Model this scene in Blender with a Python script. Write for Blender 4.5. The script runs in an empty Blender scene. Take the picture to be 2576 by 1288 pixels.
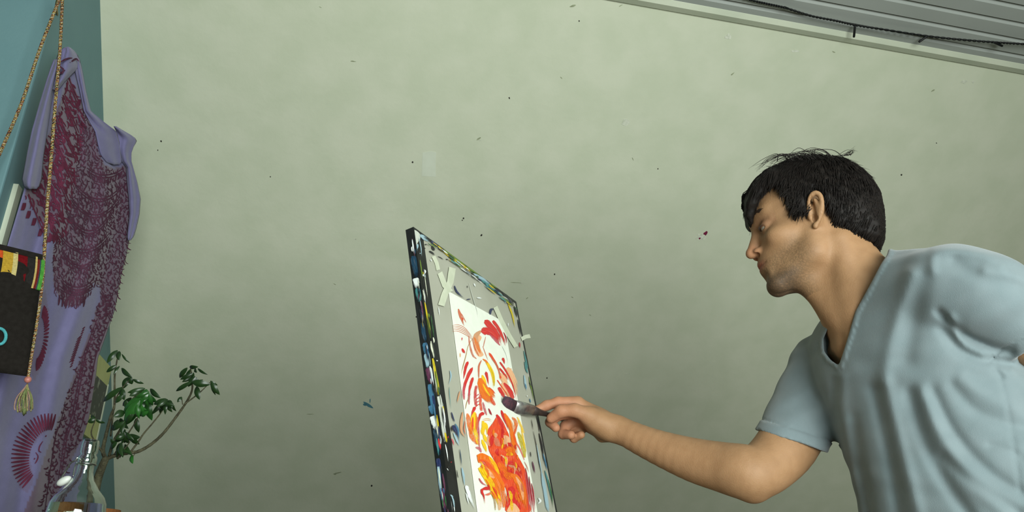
import bpy, bmesh, math, random
import numpy as np
from mathutils import Vector, Matrix
rnd = random.Random(7)
SC = bpy.context.scene
COL = SC.collection
# ------------------------------------------------------------------ camera
FPX = 1940.0
PITCH, YAW = math.radians(23), math.radians(14)
CAM = np.array([0.0, 0.0, 1.05])
FH = np.array([math.sin(YAW), math.cos(YAW), 0.0])
RT = np.array([math.cos(YAW), -math.sin(YAW), 0.0])
FW = FH * math.cos(PITCH) + np.array([0, 0, math.sin(PITCH)])
UP = -FH * math.sin(PITCH) + np.array([0, 0, math.cos(PITCH)])
cd = bpy.data.cameras.new('camera')
cd.sensor_fit = 'HORIZONTAL'; cd.sensor_width = 36.0; cd.lens = 36.0 * FPX / 2576.0
cd.clip_start = 0.05
co = bpy.data.objects.new('camera', cd); COL.objects.link(co)
co.location = CAM; co.rotation_euler = (math.pi / 2 + PITCH, 0, -YAW)
SC.camera = co
# ------------------------------------------------------------------ world, daylight, exposure
w = bpy.data.worlds.new('World'); SC.world = w; w.use_nodes = True
w.node_tree.nodes['Background'].inputs[0].default_value = (0.86, 0.95, 1.0, 1)
w.node_tree.nodes['Background'].inputs[1].default_value = 0.6
def area(name, loc, target, sx, sy, power, col):
    l = bpy.data.lights.new(name, 'AREA'); l.shape = 'RECTANGLE'; l.size = sx; l.size_y = sy
    l.energy = power; l.color = col
    o = bpy.data.objects.new(name, l); COL.objects.link(o); o.location = loc
    o.rotation_euler = (Vector(target) - Vector(loc)).to_track_quat('-Z', 'Y').to_euler()
    return o
area('daylight_window', (0.62, -1.12, 1.20), (0.4, 3.0, 1.7), 1.5, 1.2, 58, (0.94, 1.0, 0.96))
vs = SC.view_settings
vs.view_transform = 'Standard'; vs.look = 'None'; vs.gamma = 1; vs.use_curve_mapping = False
vs.exposure = 0.75
# ------------------------------------------------------------------ helpers
def ray(px, py): return FW + RT * ((px - 1288) / FPX) + UP * ((644 - py) / FPX)
def at(px, py, d): return CAM + ray(px, py) * d
def c2w(p):
    p = np.asarray(p, float)
    return CAM + p[..., 0:1] * RT + p[..., 1:2] * UP + p[..., 2:3] * FW
def px3(px, py, d): return np.array([(px - 1288) / FPX * d, (644 - py) / FPX * d, d])
def srgb(r, g, b):
    f = lambda c: (c / 255 / 12.92) if c / 255 <= 0.04045 else ((c / 255 + 0.055) / 1.055) ** 2.4
    return (f(r), f(g), f(b), 1.0)
def mat(name, col, rough=0.6, col2=None, nscale=20.0, bump=0.0, bscale=200.0, spec=0.3, metal=0.0, attr=None, sheen=0.0, detail=4.0, lo=0.35, hi=0.65):
    m = bpy.data.materials.new(name); m.use_nodes = True
    nt = m.node_tree; b = nt.nodes['Principled BSDF']
    b.inputs['Roughness'].default_value = rough; b.inputs['Metallic'].default_value = metal
    b.inputs['Specular IOR Level'].default_value = spec
    b.inputs['Base Color'].default_value = col
    if sheen: b.inputs['Sheen Weight'].default_value = sheen
    tc = nt.nodes.new('ShaderNodeTexCoord')
    src = None
    if col2 is not None:
        n = nt.nodes.new('ShaderNodeTexNoise'); n.inputs['Scale'].default_value = nscale; n.inputs['Detail'].default_value = detail
        nt.links.new(tc.outputs['Object'], n.inputs['Vector'])
        mr = nt.nodes.new('ShaderNodeMapRange'); mr.inputs[1].default_value = lo; mr.inputs[2].default_value = hi
        nt.links.new(n.outputs['Fac'], mr.inputs[0])
        mx = nt.nodes.new('ShaderNodeMix'); mx.data_type = 'RGBA'
        mx.inputs[6].default_value = col; mx.inputs[7].default_value = col2
        nt.links.new(mr.outputs[0], mx.inputs[0]); src = mx.outputs[2]
    if attr:
        a = nt.nodes.new('ShaderNodeAttribute'); a.attribute_name = attr
        if src is not None:
            m2 = nt.nodes.new('ShaderNodeMix'); m2.data_type = 'RGBA'; m2.blend_type = 'MULTIPLY'; m2.inputs[0].default_value = 1
            nt.links.new(a.outputs['Color'], m2.inputs[6]); nt.links.new(src, m2.inputs[7]); src = m2.outputs[2]
        else: src = a.outputs['Color']
    if src is not None: nt.links.new(src, b.inputs['Base Color'])
    if bump:
        n = nt.nodes.new('ShaderNodeTexNoise'); n.inputs['Scale'].default_value = bscale; n.inputs['Detail'].default_value = 3
        nt.links.new(tc.outputs['Object'], n.inputs['Vector'])
        bp = nt.nodes.new('ShaderNodeBump'); bp.inputs['Strength'].default_value = bump; bp.inputs['Distance'].default_value = 0.004
        nt.links.new(n.outputs['Fac'], bp.inputs['Height']); nt.links.new(bp.outputs[0], b.inputs['Normal'])
    return m
def tag(o, label, cat, group=None, kind=None):
    o['label'] = label
    if cat: o['category'] = cat
    if group: o['group'] = group
    if kind: o['kind'] = kind
    return o
def mesh(name, V, Fc, m, parent=None, smooth=False, recalc=True, rel=None):
    me = bpy.data.meshes.new(name)
    V = np.asarray(V, float)
    me.from_pydata([tuple(v) for v in V], [], [tuple(int(i) for i in f) for f in Fc])
    if recalc:
        bm = bmesh.new(); bm.from_mesh(me); bmesh.ops.recalc_face_normals(bm, faces=bm.faces); bm.to_mesh(me); bm.free()
    if smooth: me.shade_smooth()
    me.materials.append(m)
    o = bpy.data.objects.new(name, me); COL.objects.link(o)
    if parent is not None: adopt(o, parent)
    return o
def adopt(o, parent):
    o.parent = parent
    M = Matrix.Identity(4); p = parent
    while p is not None:
        M = Matrix.Translation(-p.location) @ M if p.parent is None else M
        p = p.parent
    o.matrix_parent_inverse = M
def thing(name, label, cat, loc, group=None):
    o = bpy.data.objects.new(name, None); COL.objects.link(o)
    o.empty_display_size = 0.05
    o.location = tuple(float(c) for c in loc)
    return tag(o, label, cat, group)
def struct(o): o['kind'] = 'structure'; return o
def box(lo, hi):
    x0, y0, z0 = lo; x1, y1, z1 = hi
    V = [(x0,y0,z0),(x1,y0,z0),(x1,y1,z0),(x0,y1,z0),(x0,y0,z1),(x1,y0,z1),(x1,y1,z1),(x0,y1,z1)]
    F = [(0,3,2,1),(4,5,6,7),(0,1,5,4),(1,2,6,5),(2,3,7,6),(3,0,4,7)]
    return np.array(V, float), F
def obox(c, ax, half):
    V, F = box((-1,-1,-1),(1,1,1)); ax = np.asarray(ax, float)
    return np.asarray(c) + (V * np.asarray(half)) @ ax, F
def catmull(P, n):
    P = np.asarray(P, float)
    if len(P) < 3:
        t = np.linspace(0, 1, n)[:, None]; return P[0] * (1 - t) + P[-1] * t
    Q = np.vstack([2 * P[0] - P[1], P, 2 * P[-1] - P[-2]])
    ts = np.linspace(0, len(P) - 1 - 1e-9, n); out = []
    for t in ts:
        i = int(t); u = t - i; a, b, c, d = Q[i], Q[i+1], Q[i+2], Q[i+3]
        out.append(0.5 * ((2*b) + (-a+c)*u + (2*a-5*b+4*c-d)*u*u + (-a+3*b-3*c+d)*u**3))
    return np.array(out)
def tube(P, r, n=8, cap=True):
    P = np.asarray(P, float); m = len(P); r = np.broadcast_to(np.asarray(r, float), (m,))
    T = np.gradient(P, axis=0); T /= np.linalg.norm(T, axis=1)[:, None] + 1e-12
    ref = np.array([0.31, 0.2, 0.93]); N = np.cross(T[0], ref); N /= np.linalg.norm(N)
    V = []; F = []
    for i in range(m):
        N = N - T[i] * (N @ T[i]); N /= np.linalg.norm(N) + 1e-12; B = np.cross(T[i], N)
        for k in range(n):
            a = 2 * math.pi * k / n; V.append(P[i] + r[i] * (math.cos(a) * N + math.sin(a) * B))
    for i in range(m - 1):
        for k in range(n):
            F.append((i*n+k, i*n+(k+1) % n, (i+1)*n+(k+1) % n, (i+1)*n+k))
    if cap: F.append(tuple(range(n-1, -1, -1))); F.append(tuple((m-1)*n+k for k in range(n)))
    return np.array(V), F
def join(parts):
    V = []; F = []; o = 0
    for v, f in parts:
        V.append(np.asarray(v, float)); F += [tuple(i + o for i in q) for q in f]; o += len(v)
    return np.vstack(V), F
def lathe(prof, base, n=32, axis=None):
    V = []; F = []; m = len(prof)
    for r, z in prof:
        for k in range(n):
            a = 2 * math.pi * k / n; V.append((base[0] + r * math.cos(a), base[1] + r * math.sin(a), base[2] + z))
    for i in range(m - 1):
        for k in range(n): F.append((i*n+k, i*n+(k+1) % n, (i+1)*n+(k+1) % n, (i+1)*n+k))
    F.append(tuple(range(n-1, -1, -1))); F.append(tuple((m-1)*n+k for k in range(n)))
    return np.array(V), F
def ellipsoid(c, ax, r, nu=16, nv=10):
    V = []; F = []; ax = np.asarray(ax, float)
    for j in range(nv + 1):
        th = math.pi * j / nv
        for i in range(nu):
            ph = 2 * math.pi * i / nu
            V.append(np.asarray(c) + (np.array([math.sin(th)*math.cos(ph), math.sin(th)*math.sin(ph), math.cos(th)]) * r) @ ax)
    for j in range(nv):
        for i in range(nu): F.append((j*nu+i, j*nu+(i+1) % nu, (j+1)*nu+(i+1) % nu, (j+1)*nu+i))
    return np.array(V), F
def setcol(o, cols, name='tint'):
    a = o.data.color_attributes.new(name, 'FLOAT_COLOR', 'POINT')
    c = np.ones((len(o.data.vertices), 4), np.float32); c[:, :3] = np.asarray(cols)[:, :3]
    a.data.foreach_set('color', c.ravel())
# ------------------------------------------------------------------ the room
XL = -0.68                      # gable wall beside the sarong
YE = 1.624                      # its outer corner
ZC = 2.6548                     # ceiling
YT = 1.6950                     # where slope and ceiling meet
SL = math.radians(42.84)
ZK = 0.55; YK = YT + (ZC - ZK) / math.tan(SL)   # knee wall
XR = 4.3; YB = -1.2; XW = -2.1
SN = np.array([0, -math.sin(SL), -math.cos(SL)])  # slope normal into the room
def on_slope(px, py, off=0.0):
    r = ray(px, py); p0 = np.array([0, YT, ZC]) + SN * off
    return CAM + r * (((p0 - CAM) @ SN) / (r @ SN))
m_cream = mat('pale_green_plaster', srgb(194, 201, 176), 0.75, srgb(202, 207, 184), 9, 0.15, 60, 0.25, detail=6)
m_teal = mat('teal_wall_paint', srgb(102, 137, 142), 0.55, srgb(109, 144, 148), 4, 0.12, 120, 0.3)
m_white = mat('white_ceiling_paint', srgb(176, 182, 176), 0.4, srgb(170, 176, 170), 3, 0.05, 90, 0.4)
m_trim = mat('white_trim_paint', srgb(206, 212, 190), 0.4, srgb(196, 204, 182), 6, 0.05, 90, 0.4)
m_far = mat('dull_green_wall_paint', srgb(120, 132, 112), 0.8, srgb(112, 124, 104), 5, 0.1, 60)
m_floor = mat('oak_floor', srgb(84, 62, 42), 0.5, srgb(66, 48, 32), 7, 0.1, 80)
def slab(name, q, nrm, t, m):
    q = np.asarray(q, float); nrm = np.asarray(nrm, float)
    V = np.vstack([q, q - nrm * t]); n = len(q)
    F = [tuple(range(n)), tuple(range(2*n-1, n-1, -1))] + [(i, n+i, n+(i+1) % n, (i+1) % n) for i in range(n)]
    return struct(mesh(name, V, F, m))
slope = slab('wall_slope', [(XL, YT, ZC), (XR, YT, ZC), (XR, YK, ZK), (XL, YK, ZK)], SN, 0.1, m_cream)
slope['label'] = 'pale green sloped attic wall with scuffs and nail holes'
slab('wall_knee', [(XL, YK, ZK), (XR, YK, ZK), (XR, YK, 0), (XL, YK, 0)], (0, -1, 0), 0.1, m_cream)
# gable wall with an outward corner: side face beside the slope, front face to the left
gl = struct(mesh('wall_left', *box((XW, YE, 0), (XL, YK + 0.1, ZC)), m_teal))
bv = gl.modifiers.new('bevel', 'BEVEL'); bv.width = 0.004; bv.segments = 2
gl['label'] = 'teal painted gable wall with an outer corner'
slab('wall_side', [(XW, YB, 0), (XW, YE, 0), (XW, YE, ZC), (XW, YB, ZC)], (1, 0, 0), 0.1, m_far)
slab('wall_right', [(XR, YB, 0), (XR, YK, 0), (XR, YK, ZC), (XR, YB, ZC)], (-1, 0, 0), 0.1, m_far)
slab('floor', [(XW, YB, 0), (XR, YB, 0), (XR, YK, 0), (XW, YK, 0)], (0, 0, 1), 0.1, m_floor)
# wall behind the camera with the window opening
WX0, WX1, WZ0, WZ1 = -0.25, 1.35, 0.55, 1.85
V, F = join([box((XW, YB - 0.12, 0), (WX0, YB, ZC)), box((WX1, YB - 0.12, 0), (XR, YB, ZC)),
             box((WX0, YB - 0.12, 0), (WX1, YB, WZ0)), box((WX0, YB - 0.12, WZ1), (WX1, YB, ZC))])
struct(mesh('wall_back', V, F, m_far))
fw = 0.05
wf = struct(mesh('window_1', *join([box((WX0, YB-0.09, WZ0), (WX1, YB-0.03, WZ0+fw)), box((WX0, YB-0.09, WZ1-fw), (WX1, YB-0.03, WZ1)),
     box((WX0, YB-0.09, WZ0+fw), (WX0+fw, YB-0.03, WZ1-fw)), box((WX1-fw, YB-0.09, WZ0+fw), (WX1, YB-0.03, WZ1-fw)),
     box(((WX0+WX1)/2-0.03, YB-0.09, WZ0+fw), ((WX0+WX1)/2+0.03, YB-0.03, WZ1-fw))]), m_white))
# ceiling with its boards
ceil = slab('ceiling', [(XW, YB, ZC + 0.014), (XR, YB, ZC + 0.014), (XR, YT + 0.05, ZC + 0.014), (XW, YT + 0.05, ZC + 0.014)], (0, 0, -1), 0.08, m_white)
ceil['label'] = 'white panelled ceiling of narrow grooved boards'
PW = 0.0652; bw = 0.0085
def plank_mesh(L):
    prof = [(-PW/2 + 0.0006, 0.0135), (-PW/2 + 0.0006, 0.0115), (-PW/2 + 0.0150, 0.0), (PW/2 - 0.0030, 0.0), (PW/2 - 0.0012, 0.0085), (PW/2 - 0.0012, 0.0135)]
    V = [(0, y, z) for y, z in prof] + [(L, y, z) for y, z in prof]
    F = [(i, i+1, 7+i, 6+i) for i in range(5)] + [(5, 0, 6, 11), (5, 4, 3, 2, 1, 0), (6, 7, 8, 9, 10, 11)]
    return V, F
po = None; y = 1.6154 + PW / 2; k = 0
while y > YB + PW / 2:
    if po is None: po = mesh('ceiling_board', *plank_mesh(XR - XW), m_white, ceil); q = po
    else: q = po.copy(); COL.objects.link(q)
    q.location = (XW, y, ZC); y -= PW; k += 1
# cove moulding between slope and ceiling
def prof_x(name, prof, m, x0, x1):
    n = len(prof); V = [(x0, a, b) for a, b in prof] + [(x1, a, b) for a, b in prof]
    F = [(i, (i+1) % n, n+(i+1) % n, n+i) for i in range(n)] + [tuple(range(n)), tuple(range(2*n-1, n-1, -1))]
    return struct(mesh(name, V, F, m))
ss, cs = math.sin(SL), math.cos(SL)
def sp(d, off): return (YT + d * cs - off * ss, ZC - d * ss - off * cs)   # d down the slope, off into the room
tr = prof_x('trim_1', [sp(0.003, -0.002), sp(0.003, 0.002), (1.690, ZC - 0.0075), (1.6660, ZC - 0.0115), (1.6530, ZC - 0.0010), (1.6525, ZC + 0.0003), (1.694, ZC + 0.0003)], m_trim, XL + 0.001, XR)
tr['label'] = 'pale painted moulding where slope meets ceiling'
# white batten low on the gable wall, mostly behind the sarong
bt = struct(mesh('trim_2', *box((XL, 1.668, 0.1), (XL + 0.010, 1.692, 1.835)), m_trim)); bt['label'] = 'white vertical batten on the teal wall behind the sarong'
# marks on the slope: fillings, chips, nail holes, dabs of paint
m_hole = mat('nail_hole_dark', srgb(38, 36, 30), 0.8)
m_fill = mat('filler_patch', srgb(206, 213, 194), 0.7, srgb(201, 208, 188), 30)
m_chip = mat('chipped_plaster', srgb(160, 168, 138), 0.85, srgb(140, 146, 118), 90)
m_dabt = mat('teal_paint_dab', srgb(80, 128, 140), 0.5); m_dabm = mat('maroon_paint_dab', srgb(110, 30, 60), 0.5)
m_pale = mat('bare_plaster', srgb(214, 217, 200), 0.8, srgb(184, 190, 168), 120)
def blob(name, pts, m, off=0.0007, label=None):
    P = [on_slope(a, b, off) for a, b in pts]; n = len(P); Q = [p - SN * off for p in P]
    o = mesh(name, P + Q, [tuple(range(n)), tuple(range(2*n-1, n-1, -1))] + [(i, (i+1) % n, n+(i+1) % n, n+i) for i in range(n)], m, slope)
    return o
def rblob(name, x, y, rx, ry, m, ang=0.0, n=9, off=0.0007):
    pts = []
    for i in range(n):
        a = 2 * math.pi * i / n; k = rnd.uniform(0.65, 1.2); u, v = rx * k * math.cos(a), ry * k * math.sin(a)
        pts.append((x + u * math.cos(ang) - v * math.sin(ang), y + u * math.sin(ang) + v * math.cos(ang)))
    return blob(name, pts, m, off)
for x, y, r in [(1038,408,2.6),(1211,592,2.6),(1166,549,2.2),(1163,554,1.6),(1457,53,1.8),(1281,246,1.7),(1282,248,1.2),(935,1222,2.2),(405,355,2.2),(397,378,1.6),(1395,690,1.7),(1797,37,1.6),(1376,951,1.6),(1047,797,1.8),(895,602,1.5),(1655,425,1.5),(2356,360,1.5),(680,445,1.4),(2268,440,2.2)]:
    rblob('nail_hole', x, y, r, r * 1.15, m_hole)
for x, y, rx, ry, a in [(888,154,7,1.5,.1),(1205,349,7,2,-.5),(1412,196,4,1.2,.8),(1562,14,5,1.2,-.5),(1843,186,6,1.4,-.7),(2098,131,5,1.4,.4),(850,1190,10,1.5,-.2),(842,1193,4,2,.2),(780,1042,9,.8,0),(842,715,4,1,.5),(1326,750,4,1.2,-.7),(1592,400,4,1,1.2),(1485,793,3,.8,.6),(1440,15,9,3,-.4),(2347,228,5,1.6,-.5),(1440,748,3,1,.5),(806,18,4,1,.4),(1300,711,14,.8,.05),(1305,1250,5,.8,0)]:
    rblob('scuff_mark', x, y, rx, ry, m_chip, a)
for x, y, rx, ry in [(1831,93,9,8),(2425,206,9,5),(2448,206,5,4),(2000,128,13,4),(1763,597,13,9),(1574,308,10,9),(1208,353,4,2),(1312,712,3,2),(1550,870,3,1.2),(893,602,4,1.5),(1580,940,8,.9)]:
    rblob('bare_plaster_chip', x, y, rx, ry, m_pale)
rblob('paint_dab', 1775, 587, 6, 4.5, m_dabm, -.7); rblob('paint_dab', 1760, 600, 3, 2, m_dabm, -.7, off=.001)
rblob('paint_dab', 926, 1018, 15, 4, m_dabt, .6); rblob('paint_dab', 918, 1018, 5, 3, m_dabt, .2); rblob('paint_dab', 931, 1008, 6, 1.5, m_dabt, 1.6)
blob('filler_patch', [(1063,384),(1082,380),(1097,383),(1096,420),(1096,445),(1080,444),(1061,443),(1062,410)], m_fill, .0006)
# ------------------------------------------------------------------ easel, drawing board, painting
Z_TL = 1.16
b_yaw, b_lean = math.radians(25), math.radians(11)
BD = FH * math.cos(b_yaw) + RT * math.sin(b_yaw)            # along the board, away from the camera
BH = -FH * math.sin(b_yaw) + RT * math.cos(b_yaw)           # horizontal, towards the painter
ZZ = np.array([0, 0, 1.0])
BE = -ZZ * math.cos(b_lean) + BH * math.sin(b_lean)         # down the board
BN = BH * math.cos(b_lean) + ZZ * math.sin(b_lean)          # face normal
BTL = at(1040, 573, Z_TL)
BW, BHT, BT = 0.368, 0.78, 0.0125
def on_plane(px, py, p0, n):
    r = ray(px, py); return CAM + r * (((p0 - CAM) @ n) / (r @ n))
def on_board(px, py, off=0.0): return on_plane(px, py, BTL + BN * off, BN)
def on_board_c(px, py, off=0.0):      # kept within the edges of the board
    q = on_board(px, py, off) - BTL; u, v = min(max(q @ BD, 0.0), BW), min(max(q @ BE, 0.0), BHT); return bpt(u, v, off)
def buv(px, py):
    q = on_board(px, py) - BTL; return q @ BD, q @ BE
def bpt(u, v, off=0.0): return BTL + BD * u + BE * v + BN * off
m_panel = mat('grey_board_panel', srgb(164, 165, 150), 0.5, srgb(157, 158, 142), 12, 0.05, 90)
m_black = mat('black_edge_band', srgb(22, 24, 24), 0.4, srgb(34, 36, 36), 30)
m_beech = mat('beech_wood', srgb(150, 112, 74), 0.5, srgb(128, 92, 58), 14)
PAL = dict(R=(206,38,38), D=(160,30,48), O=(230,112,24), Y=(242,196,24), P=(232,176,130), K=(205,110,80), L=(176,140,96), S=(224,74,36), V=(196,84,96),
           W=(226,232,228), N=(24,28,34), B=(60,110,140), C=(30,62,84), T=(70,130,130), G=(40,90,50), g=(96,124,40), y=(196,176,20), I=(36,46,84), M=(96,52,76), q=(150,180,190), c=(222,226,200), r=(220,60,60), s=(190,196,184), o=(204,150,110), w=(240,243,232))
def paint_mat(name, c):
    """oil paint with streaks running along the brush mark"""
    m = bpy.data.materials.new(name); m.use_nodes = True; nt = m.node_tree; b = nt.nodes['Principled BSDF']
    b.inputs['Roughness'].default_value = 0.35; b.inputs['Specular IOR Level'].default_value = 0.35
    uv = nt.nodes.new('ShaderNodeUVMap'); mp = nt.nodes.new('ShaderNodeMapping'); mp.inputs['Scale'].default_value = (1.6, 7.0, 1)
    n = nt.nodes.new('ShaderNodeTexNoise'); n.inputs['Scale'].default_value = 2.2; n.inputs['Detail'].default_value = 4
    cr = nt.nodes.new('ShaderNodeValToRGB'); e = cr.color_ramp.elements; base = srgb(*c)
    e[0].position = 0.33; e[0].color = tuple(v * 0.72 for v in base[:3]) + (1,); e[1].position = 0.70; e[1].color = tuple(v * 0.70 + 0.26 * (0.9, 0.82, 0.62)[i] for i, v in enumerate(base[:3])) + (1,)
    x = e.new(0.47); x.color = base; x = e.new(0.58); x.color = base
    nt.links.new(uv.outputs[0], mp.inputs[0]); nt.links.new(mp.outputs[0], n.inputs['Vector']); nt.links.new(n.outputs['Fac'], cr.inputs[0]); nt.links.new(cr.outputs[0], b.inputs['Base Color'])
    # ragged, drying edges: coverage thins towards the sides and the tail of the mark
    lu = nt.nodes.new('ShaderNodeUVMap'); lu.uv_map = 'local'; sx = nt.nodes.new('ShaderNodeSeparateXYZ'); nt.links.new(lu.outputs[0], sx.inputs[0])
    def mth(op, a, b_=None):
        q = nt.nodes.new('ShaderNodeMath'); q.operation = op
        for i_, v_ in ((0, a), (1, b_)):
            if v_ is None: continue
            if isinstance(v_, (int, float)): q.inputs[i_].default_value = v_
            else: nt.links.new(v_, q.inputs[i_])
        return q.outputs[0]
    ev = mth('POWER', mth('ABSOLUTE', mth('SUBTRACT', mth('MULTIPLY', sx.outputs[1], 2.0), 1.0)), 3.0); tv = mth('POWER', sx.outputs[0], 2.5)
    thr = mth('ADD', mth('ADD', mth('MULTIPLY', ev, 0.24), mth('MULTIPLY', tv, 0.32)), 0.27)
    n2 = nt.nodes.new('ShaderNodeTexNoise'); n2.inputs['Scale'].default_value = 4.5; n2.inputs['Detail'].default_value = 5; nt.links.new(mp.outputs[0], n2.inputs['Vector'])
    al = nt.nodes.new('ShaderNodeMapRange'); al.inputs[1].default_value = -0.03; al.inputs[2].default_value = 0.03
    nt.links.new(mth('SUBTRACT', n2.outputs['Fac'], thr), al.inputs[0]); nt.links.new(al.outputs[0], b.inputs['Alpha'])
    bp = nt.nodes.new('ShaderNodeBump'); bp.inputs['Strength'].default_value = 0.25; bp.inputs['Distance'].default_value = 0.002
    nt.links.new(n.outputs['Fac'], bp.inputs['Height']); nt.links.new(bp.outputs[0], b.inputs['Normal'])
    return m
PM = {k: paint_mat('paint_' + {'R':'red','D':'crimson','O':'orange','Y':'yellow','P':'peach','K':'rust','L':'ochre','S':'vermilion','V':'rose','W':'white','N':'black','B':'sky_blue','C':'navy','T':'teal','G':'green','g':'moss','y':'mustard','I':'indigo','M':'plum','q':'pale_blue','c':'cream','r':'coral','s':'grey','o':'tan','w':'soft_white'}[k], v) for k, v in PAL.items()}
def dry_mat(name, col, cover):
    m = bpy.data.materials.new(name); m.use_nodes = True; nt = m.node_tree; b = nt.nodes['Principled BSDF']
    b.inputs['Base Color'].default_value = col; b.inputs['Roughness'].default_value = 0.5
    uv = nt.nodes.new('ShaderNodeUVMap'); mp = nt.nodes.new('ShaderNodeMapping'); mp.inputs['Scale'].default_value = (3.0, 9.0, 1)
    n = nt.nodes.new('ShaderNodeTexNoise'); n.inputs['Scale'].default_value = 3.2; n.inputs['Detail'].default_value = 3
    cr = nt.nodes.new('ShaderNodeMapRange'); cr.inputs[1].default_value = 0.62 - cover * 0.35; cr.inputs[2].default_value = 0.70 - cover * 0.35
    nt.links.new(uv.outputs[0], mp.inputs[0]); nt.links.new(mp.outputs[0], n.inputs['Vector'])
    nt.links.new(n.outputs['Fac'], cr.inputs[0]); nt.links.new(cr.outputs[0], b.inputs['Alpha'])
    return m
PD = {k: dry_mat('dry_brush_' + PM[k].name, srgb(*PAL[k]), 0.55) for k in 'RDOYPKLSVoy'}
lvl = [0]
def stroke(name, parent, pts, wid, m, plane, off0, prof='taper', n=None, step=0.000012):
    """a brush mark: ribbon traced along pts, laid on the plane with its own small thickness"""
    P = np.asarray(pts, float); n = n or max(6, 3 * len(P))
    Cn = catmull(P, n); T = np.gradient(Cn, axis=0); T /= np.linalg.norm(T, axis=1)[:, None] + 1e-9
    Nn = np.stack([-T[:, 1], T[:, 0]], 1); t = np.linspace(0, 1, n)
    if prof == 'taper': wv = np.minimum(1, np.sqrt(np.clip(t / 0.12, 0, 1)) ) * (1 - 0.85 * t ** 2.2)
    elif prof == 'both': wv = np.sin(np.pi * np.clip(t, 0.02, 0.98)) ** 0.42
    else: wv = np.minimum(1, np.sqrt(np.clip(np.minimum(t, 1 - t) / 0.02, 0.45, 1)))
    wv = wv * wid / 2
    jit = np.array([rnd.uniform(0.88, 1.1) for _ in range(n)])
    Lp = Cn + Nn * (wv * jit)[:, None]; Rp = Cn - Nn * wv[:, None]
    lvl[0] += 1; off = off0 + lvl[0] * step
    V = [plane(*a, off) for a in Lp] + [plane(*a, off) for a in Rp]
    F = [(i, i + 1, n + i + 1, n + i) for i in range(n - 1)]
    o = mesh(name, V, F, m, parent, recalc=False)
    uvl = o.data.uv_layers.new(name='UVMap')
    for pl in o.data.polygons:
        for li, vi in zip(pl.loop_indices, pl.vertices):
            uvl.data[li].uv = ((vi % n) / n * 0.5 + lvl[0] * 0.37, (0.0 if vi < n else 1.0) + lvl[0] * 0.71)
    lu = o.data.uv_layers.new(name='local')
    for pl in o.data.polygons:
        for li, vi in zip(pl.loop_indices, pl.vertices): lu.data[li].uv = ((vi % n) / (n - 1), 0.0 if vi < n else 1.0)
    return o
def patch(name, parent, pts, m, plane, off0, n=None):
    P = catmull(np.vstack([pts, pts[:1]]), n or 4 * len(pts))[:-1]
    lvl[0] += 1; off = off0 + lvl[0] * 0.000012
    o = mesh(name, [plane(*a, off) for a in P], [tuple(range(len(P)))], m, parent, recalc=False); uvl = o.data.uv_layers.new(name='UVMap')
    lu = o.data.uv_layers.new(name='local')
    for li, a in enumerate(P): uvl.data[li].uv = (a[1] / 60, a[0] / 22); lu.data[li].uv = (0.2, 0.5)
    return o
def zt(x0, y0, s): return lambda pts: [(x0 + s * a, y0 + s * b) for a, b in pts]
ZA = zt(1100, 720, .18634); ZB = zt(1140, 900, .15524); Zc = zt(1140, 1080, .16149)
Z4 = zt(1010, 560, .15524); Z5 = zt(1040, 760, .21739); Z6 = zt(1060, 1020, .20797); ZF = zt(980, 540, .3028)
# easel behind the board
foot = bpt(BW / 2, BHT, 0); foot[2] = 0
easel = thing('easel', 'wooden studio easel carrying the paint-smeared drawing board', 'easel', foot)
zb = bpt(0, BHT)[2]
for u in (0.06, BW - 0.06):
    a = bpt(u, 0.12, -BT - 0.012); b = bpt(u, BHT + 0.02, -BT - 0.012)
    e = b + BE * ((b[2] - 0.01) / math.cos(b_lean))
    mesh('leg', *tube([a, e], 0.014, 8), m_beech, easel)
a = bpt(BW / 2, 0.60, -BT - 0.035); e = a - BH * 0.30; e[2] = 0.014
mesh('rear_leg', *tube([a, e], 0.014, 8), m_beech, easel)
mesh('crossbar', *tube([bpt(0.04, 0.60, -BT - 0.03), bpt(BW - 0.04, 0.60, -BT - 0.03)], 0.012, 8), m_beech, easel)
mesh('ledge', *obox(bpt(BW / 2, BHT + 0.012, 0.0), [BD, BE, BN], (BW / 2 + 0.02, 0.012, 0.035)), m_beech, easel)
# board
board = thing('drawing_board', 'grey drawing board with black edging smeared with old paint, on easel', 'board', bpt(BW / 2, BHT, -BT / 2))
mesh('panel', *obox(bpt(BW / 2, BHT / 2, -BT / 2), [BD, BE, BN], (BW / 2 - 0.0005, BHT / 2, BT / 2)), m_panel, board)
ub = buv(1100, 860)[0]
def band(u0, u1, v0, v1, m=m_black, name='edge_band'):
    return mesh(name, *obox(bpt((u0+u1)/2, (v0+v1)/2, -BT / 2), [BD, BE, BN], ((u1-u0)/2, (v1-v0)/2, BT / 2 + 0.0008)), m, board)
band(-0.001, ub, -0.001, BHT); 
band(BW - 0.004, BW + 0.001, -0.001, BHT); band(ub, BW - 0.004, -0.001, 0.004)
fo = 0.0011
def on_side(px, py, off=0.0): return on_plane(px, py, BTL - BD * (0.0013 + off), BD)
def FS(pts, wid, c, prof='flat'): stroke('paint_smear', board, pts, wid, PM[c], on_board_c, fo, prof)
def SS(pts, wid, c, prof='flat'): stroke('paint_smear', board, pts, wid * 1.35, PM[c], on_side, 0.0, prof)
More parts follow.
